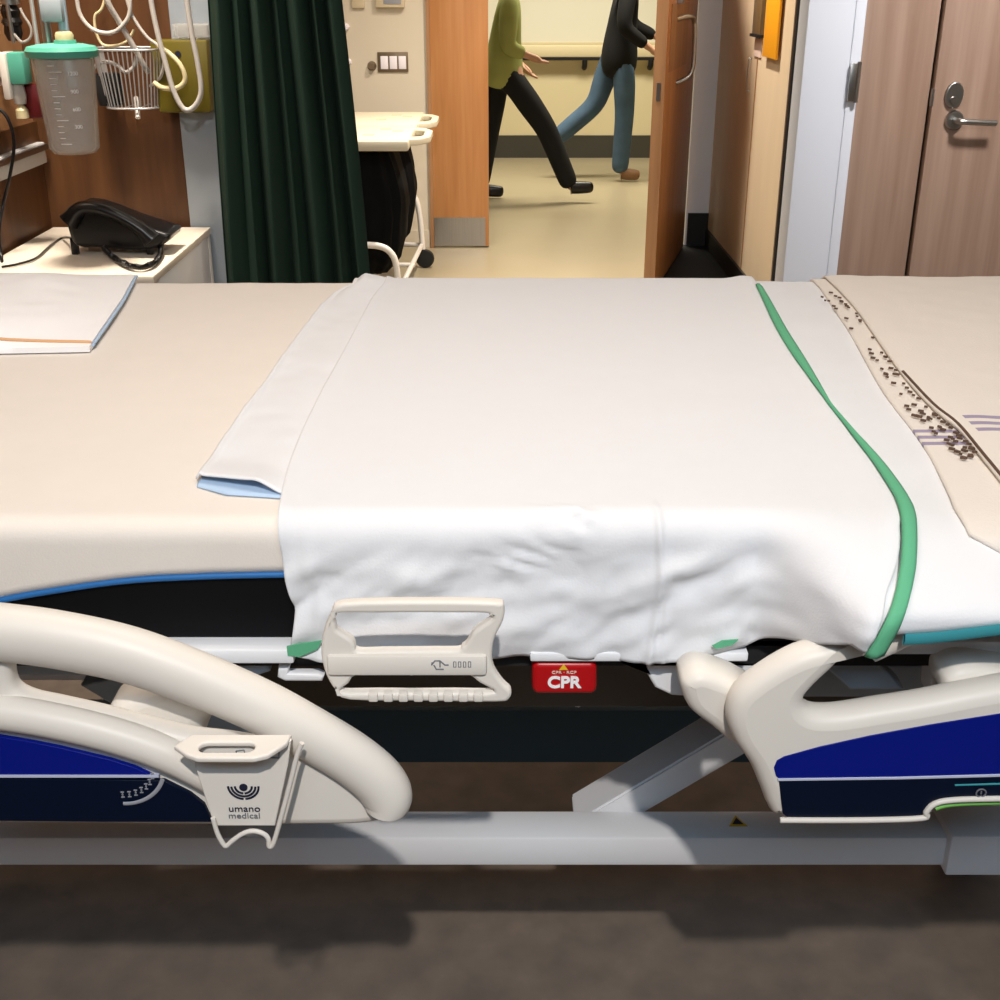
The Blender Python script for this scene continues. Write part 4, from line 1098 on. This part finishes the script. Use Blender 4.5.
# corridor hand rail
hr = thing('handrail', (0, CY-.06, .80), 'pale corridor handrail with dark strip for its shadow gap along the far wall', 'handrail')
bm = bmesh.new(); bbox(bm, -5, 5.4, CY-.09, CY-.06, .835, .93, .01); link('bumper', fin(bm), M['wallcream'], hr, smooth=30)
box('shadow_line', -5, 5.4, CY-.095, CY-.058, .812, .836, M['rubber'], hr)  # black strip modelling the shadow gap below the rail
for x in (.15, .72, 1.28, -1, 2.3):
    bm = bmesh.new(); btube(bm, cr([(x, CY-.075, .815), (x, CY-.07, .77), (x, CY-.03, .75), (x, CY, .75)], 4), .022, 10); link('bracket', fin(bm), M['rubber'], hr, smooth=50)
# orange card and clear holder on the closet
pA, pB = UX(762, 60, CX-.01), UX(785, 58, CX-.01)
yv0, yv1 = UX(783, 30, CX).y, UX(769, 30, CX).y
zc = U(775, 58, (yv0+yv1)/2).z
o = box('orange_card', CX-.022, CX-.012, yv0, yv1, zc, 1.62, M['orangecard'], None, .002); tag(o, 'orange card hanging on the beige closet side', 'card')
ch = thing('card_holder', (CX-.01, UX(760, 30, CX).y, 1.2), 'brown smoked wall pocket beside the orange card', 'wall pocket')
y0_, y1_ = UX(765, 20, CX).y, UX(757, 20, CX).y; zl = U(760, 35, y0_).z
box('pocket', CX-.02, CX-.0, y0_, y1_, zl, 1.6, M['clearholder'], ch, .003)
box('dark_foot', CX-.03, CX, y0_, y1_, zl-.012, zl, M['rubber'], ch)
o = box('note_slip', CX-.005, CX, y0_+.01, y1_-.01, zl-.10, zl-.02, M['pinkish'], None); tag(o, 'small pale slip stuck below the smoked wall pocket', 'note')
yq0, yq1 = UX(751, 70, CX).y, UX(747, 70, CX).y
o = tube('closet_pull', [(CX-.0, yq0, 1.09), (CX-.014, yq0, 1.085), (CX-.014, yq0, .95), (CX, yq0, .945)], .004, M['satin'], None, 8, False, 3); tag(o, 'slim metal pull handle on the beige closet side', 'handle')

# ================================================================== PEOPLE
def skin(name, verts, edges, rad, m, parent=None, sub=2, root=0):
    me = bpy.data.meshes.new(name); me.from_pydata([Vector(v) for v in verts], edges, [])
    o = bpy.data.objects.new(name, me); COL.objects.link(o)
    md = o.modifiers.new('Skin', 'SKIN'); md.use_smooth_shade = True; md.branch_smoothing = .6
    ly = me.skin_vertices[0].data if me.skin_vertices else None
    if ly is None:
        bm = bmesh.new(); bm.from_mesh(me); bm.verts.layers.skin.verify(); bm.to_mesh(me); bm.free(); ly = me.skin_vertices[0].data
    for i, r in enumerate(rad):
        ly[i].radius = r if isinstance(r, tuple) else (r, r); ly[i].use_root = (i == root)
    sb = o.modifiers.new('Sub', 'SUBSURF'); sb.levels = sub; sb.render_levels = sub
    dg = bpy.context.evaluated_depsgraph_get(); m2 = bpy.data.meshes.new_from_object(o.evaluated_get(dg))
    bpy.data.objects.remove(o); m2.materials.clear()
    return link(name, m2, m, parent, smooth=180)
def person(loc, hips_z, near_leg, far_leg, near_arm, far_arm, top, legs, shoe, label, lean=.04, hair='hairdark', sc=1.0, hem=.80):
    """figure facing +X; joint lists are (x,z) offsets; near side is -Y"""
    X, Y = loc
    r = thing('person', (X, Y, 0), label, 'person')
    W = lambda x, y, z: (X+x*sc, Y+y*sc, z*sc)
    hz = hips_z
    V = []; E = []; R = []
    def add(p, rad, par=None):
        V.append(W(*p)); R.append(tuple(sc*q for q in rad) if isinstance(rad, tuple) else rad*sc)
        if par is not None: E.append((par, len(V)-1))
        return len(V)-1
    pel = add((0, 0, hz), (.085, .12)); wai = add((lean*.3, 0, hz+.17), (.10, .135), pel); che = add((lean*.7, 0, hz+.38), (.115, .165), wai)
    nk = add((lean, 0, hz+.54), (.06, .065), che); nk2 = add((lean+.015, 0, hz+.62), (.05, .05), nk)
    hd1 = add((lean+.03, 0, hz+.70), (.085, .07), nk2); hd2 = add((lean+.025, 0, hz+.78), (.095, .075), hd1); add((lean+.02, 0, hz+.845), (.06, .055), hd2)
    nose = add((lean+.13, 0, hz+.735), .012, hd1)
    def limb_leg(js, side):
        p = pel; y = side*.09
        rs = [.085, .058, .042]
        for (x, z), rad in zip(js[:3], rs): p = add((x, y, z), rad, p)
        add((js[3][0], y, js[3][1]), .034, p)
    limb_leg(near_leg, -1); limb_leg(far_leg, 1)
    def limb_arm(js, side):
        p = add((lean, side*.17, hz+.46), .055, che)
        p = add((js[0][0], side*.22, js[0][1]), .043, p); p = add((js[1][0], side*.2, js[1][1]), .03, p)
        dx, dz = js[1][0]-js[0][0], js[1][1]-js[0][1]; L = math.hypot(dx, dz); dx, dz = dx/L, dz/L
        palm = add((js[1][0]+dx*.07, side*.2, js[1][1]+dz*.07), (.022, .036), p)
        for k, fl in enumerate((.075, .085, .08, .06)):
            f1 = add((js[1][0]+dx*(.07+fl*.5), side*.2+(k-1.5)*.022, js[1][1]+dz*(.07+fl*.5)), .009, palm)
            add((js[1][0]+dx*(.07+fl)-dz*.012, side*.2+(k-1.5)*.022, js[1][1]+dz*(.07+fl)+dx*.012), .008, f1)
        t1 = add((js[1][0]+dx*.04, side*.2-side*.045, js[1][1]+dz*.04), .010, p); add((js[1][0]+dx*.085, side*.2-side*.055, js[1][1]+dz*.085), .009, t1)
    limb_arm(near_arm, -1); limb_arm(far_arm, 1)
    skin('body', V, E, R, M['skin'], r)
    # clothing
    V, E, R = [], [], []
    a0 = add((0, 0, hem), (.15, .18)); a = add((0, 0, hz+.02), (.155, .19), a0); b = add((lean*.3, 0, hz+.17), (.135, .165), a); c_ = add((lean*.7, 0, hz+.38), (.14, .19), b); add((lean, 0, hz+.53), (.075, .085), c_)
    for js, s_ in ((near_arm, -1), (far_arm, 1)):
        p = add((lean, s_*.18, hz+.46), .075, c_); p = add((js[0][0], s_*.225, js[0][1]), .064, p); q_ = Vector(js[0]).lerp(Vector(js[1]), .9); add((q_.x, s_*.2, q_.y), .045, p)
    skin('jacket', V, E, R, M[top], r)
    V, E, R = [], [], []
    a = add((0, 0, hz+.10), (.13, .16)); b = add((0, 0, hz), (.13, .16), a)
    for js, s_ in ((near_leg, -1), (far_leg, 1)):
        p = b
        for (x, z), rad in zip(js[:2], (.10, .078)): p = add((x, s_*.09, z), rad, p)
        (kx_, kz_), (ax_, az_) = js[1], js[2]; p = add((kx_+(ax_-kx_)*1.12, s_*.09, kz_+(az_-kz_)*1.12), .068, p)
    skin('trousers', V, E, R, M[legs], r)
    for js, s_ in ((near_leg, -1), (far_leg, 1)):
        V, E, R = [], [], []
        (ax, az), (tx, tz) = js[2], js[3]
        dx, dz = tx-ax, tz-az
        bx0 = (ax-.03, s_*.09, az-.035)
        L = Vector((js[4][0]-bx0[0], js[4][1]-bx0[2]))
        h0 = add(bx0, .048); m0 = add((bx0[0]+L.x*.5, s_*.09, bx0[2]+L.y*.5-.004), (.042, .048), h0); add((bx0[0]+L.x, s_*.09, bx0[2]+L.y-.004), (.028, .04), m0)
        add((ax, s_*.09, az+.03), .05, h0)
        skin('shoe', V, E, R, M[shoe], r, 2)
    # face and hair
    for s_ in (-1, 1):
        bm = bmesh.new(); bmesh.ops.create_uvsphere(bm, u_segments=12, v_segments=8, radius=.012*sc, matrix=Matrix.Translation(W(lean+.105, s_*.032, hz+.765))); link('eye', fin(bm), M['eye'], r, smooth=180)
        bm = bmesh.new(); bmesh.ops.create_uvsphere(bm, u_segments=12, v_segments=8, radius=.026*sc, matrix=Matrix.Translation(W(lean+.02, s_*.078, hz+.745)) @ Matrix.Diagonal((1, .4, 1.3, 1))); link('ear', fin(bm), M['skin'], r, smooth=180)
    bm = bmesh.new(); btube(bm, [Vector(W(lean+.108, -.025, hz+.695)), Vector(W(lean+.116, 0, hz+.694)), Vector(W(lean+.108, .025, hz+.695))], .006, 8); link('mouth', fin(bm), M['darkred'], r, smooth=60)
    bm = bmesh.new(); bmesh.ops.create_uvsphere(bm, u_segments=24, v_segments=16, radius=1, matrix=Matrix.Translation(W(lean-.005, 0, hz+.80)) @ Matrix.Diagonal((.108*sc, .095*sc, .105*sc, 1)))
    link('hair', fin(bm), M[hair], r, smooth=180)
    return r
# right: black jacket and jeans, standing leg in front, other leg trailing
pr_ = G(618, 181, 0)
person((.90, 9.65), .93, [(.03, .90), (.05, .50), (.03, .10), (.09, .05), (.19, .05)], [(-.05, .89), (-.16, .55), (-.46, .30), (-.52, .20), (-.46, .17)],
       [(.0, 1.12), (.2, .98)], [(.10, 1.12), (.32, 1.03)], 'blackcloth', 'jeans', 'shoebrown', 'person in black jacket and jeans walking right along the corridor', hem=.72)
# left: yellow green top and black trousers, long stride, half hidden by the door leaf
person((.02, 8.68), .86, [(.08, .80), (.30, .50), (.46, .14), (.52, .09), (.64, .11)], [(-.04, .81), (-.10, .45), (-.16, .10), (-.10, .05), (.01, .05)],
       [(.03, 1.03), (.16, .98)], [(-.02, 1.02), (.12, .90)], 'limecloth', 'blackcloth', 'black', 'person in yellow green top and black trousers striding past the oak leaf', hem=.74)

# ================================================================== LIGHT
def area(name, loc, size, power, col, target=None, size_y=None, shape='RECTANGLE', spread=None):
    l = bpy.data.lights.new(name, 'AREA'); l.energy = power; l.color = col; l.size = size; l.shape = shape
    if shape in ('RECTANGLE', 'ELLIPSE'): l.size_y = size_y or size
    if spread: l.spread = spread
    o = bpy.data.objects.new(name, l); COL.objects.link(o); o.location = loc
    if target is not None: o.rotation_euler = (Vector(target)-Vector(loc)).to_track_quat('-Z', 'Y').to_euler()
    return o
def deg(a): return math.radians(a)
area('ceiling_spot_bedside', (.10, -1.04, 2.96), .06, 26.17, (1, .93, .86), (0, 1.3, .6), shape='DISK', spread=deg(120))
area('ceiling_panel_bed', (-.1, 1.3, 2.98), 1.7, 10.76, (1, .87, .74), (-.1, 1.3, 0), .5, spread=deg(115))
area('fill_cool', (.3, -1.1, 2.98), 2.4, 32.26, (.52, .76, 1), (.3, 1.0, .6), .9, spread=deg(140))  # added cool fill in place of window daylight, no real fitting
area('fill_nightstand', (-1.1, 3.2, 2.96), .3, 21.54, (1, .89, .76), (-1.25, 3.65, .7), .3, spread=deg(80))  # added fill brightening the nightstand top, not a room lamp
area('passage_downlight', (.45, 5.85, 2.96), .12, 46.40, (1, .90, .78), (.45, 5.85, 0), shape='DISK', spread=deg(105))
area('passage_panel', (-.6, 5.3, 2.98), .6, 24.48, (1, .90, .78), (-.6, 5.5, 0), .6, spread=deg(110))
area('corridor_panel', (.6, 9.3, 2.98), 2.6, 95.76, (1, .93, .78), (.6, 9.3, 0), .6, spread=deg(125))
area('right_door_downlight', (1.7, 3.1, 2.96), .4, 43.40, (1, .95, .92), (1.7, 4.6, .9), .4, spread=deg(100))
w = bpy.data.worlds.new('World'); SC.world = w; w.use_nodes = True
w.node_tree.nodes['Background'].inputs[0].default_value = (.55, .75, 1, 1); w.node_tree.nodes['Background'].inputs[1].default_value = .12

cam = bpy.data.cameras.new('camera'); co = bpy.data.objects.new('camera', cam); COL.objects.link(co)
co.location = (0, 0, H); co.rotation_euler = (PI/2-TH, 0, 0); cam.sensor_width = 36; cam.lens = 36*F/1000; cam.clip_start = .02
SC.camera = co
SC.view_settings.view_transform = 'Standard'; SC.view_settings.look = 'None'; SC.view_settings.gamma = 1; SC.view_settings.use_curve_mapping = False
SC.view_settings.exposure = 0
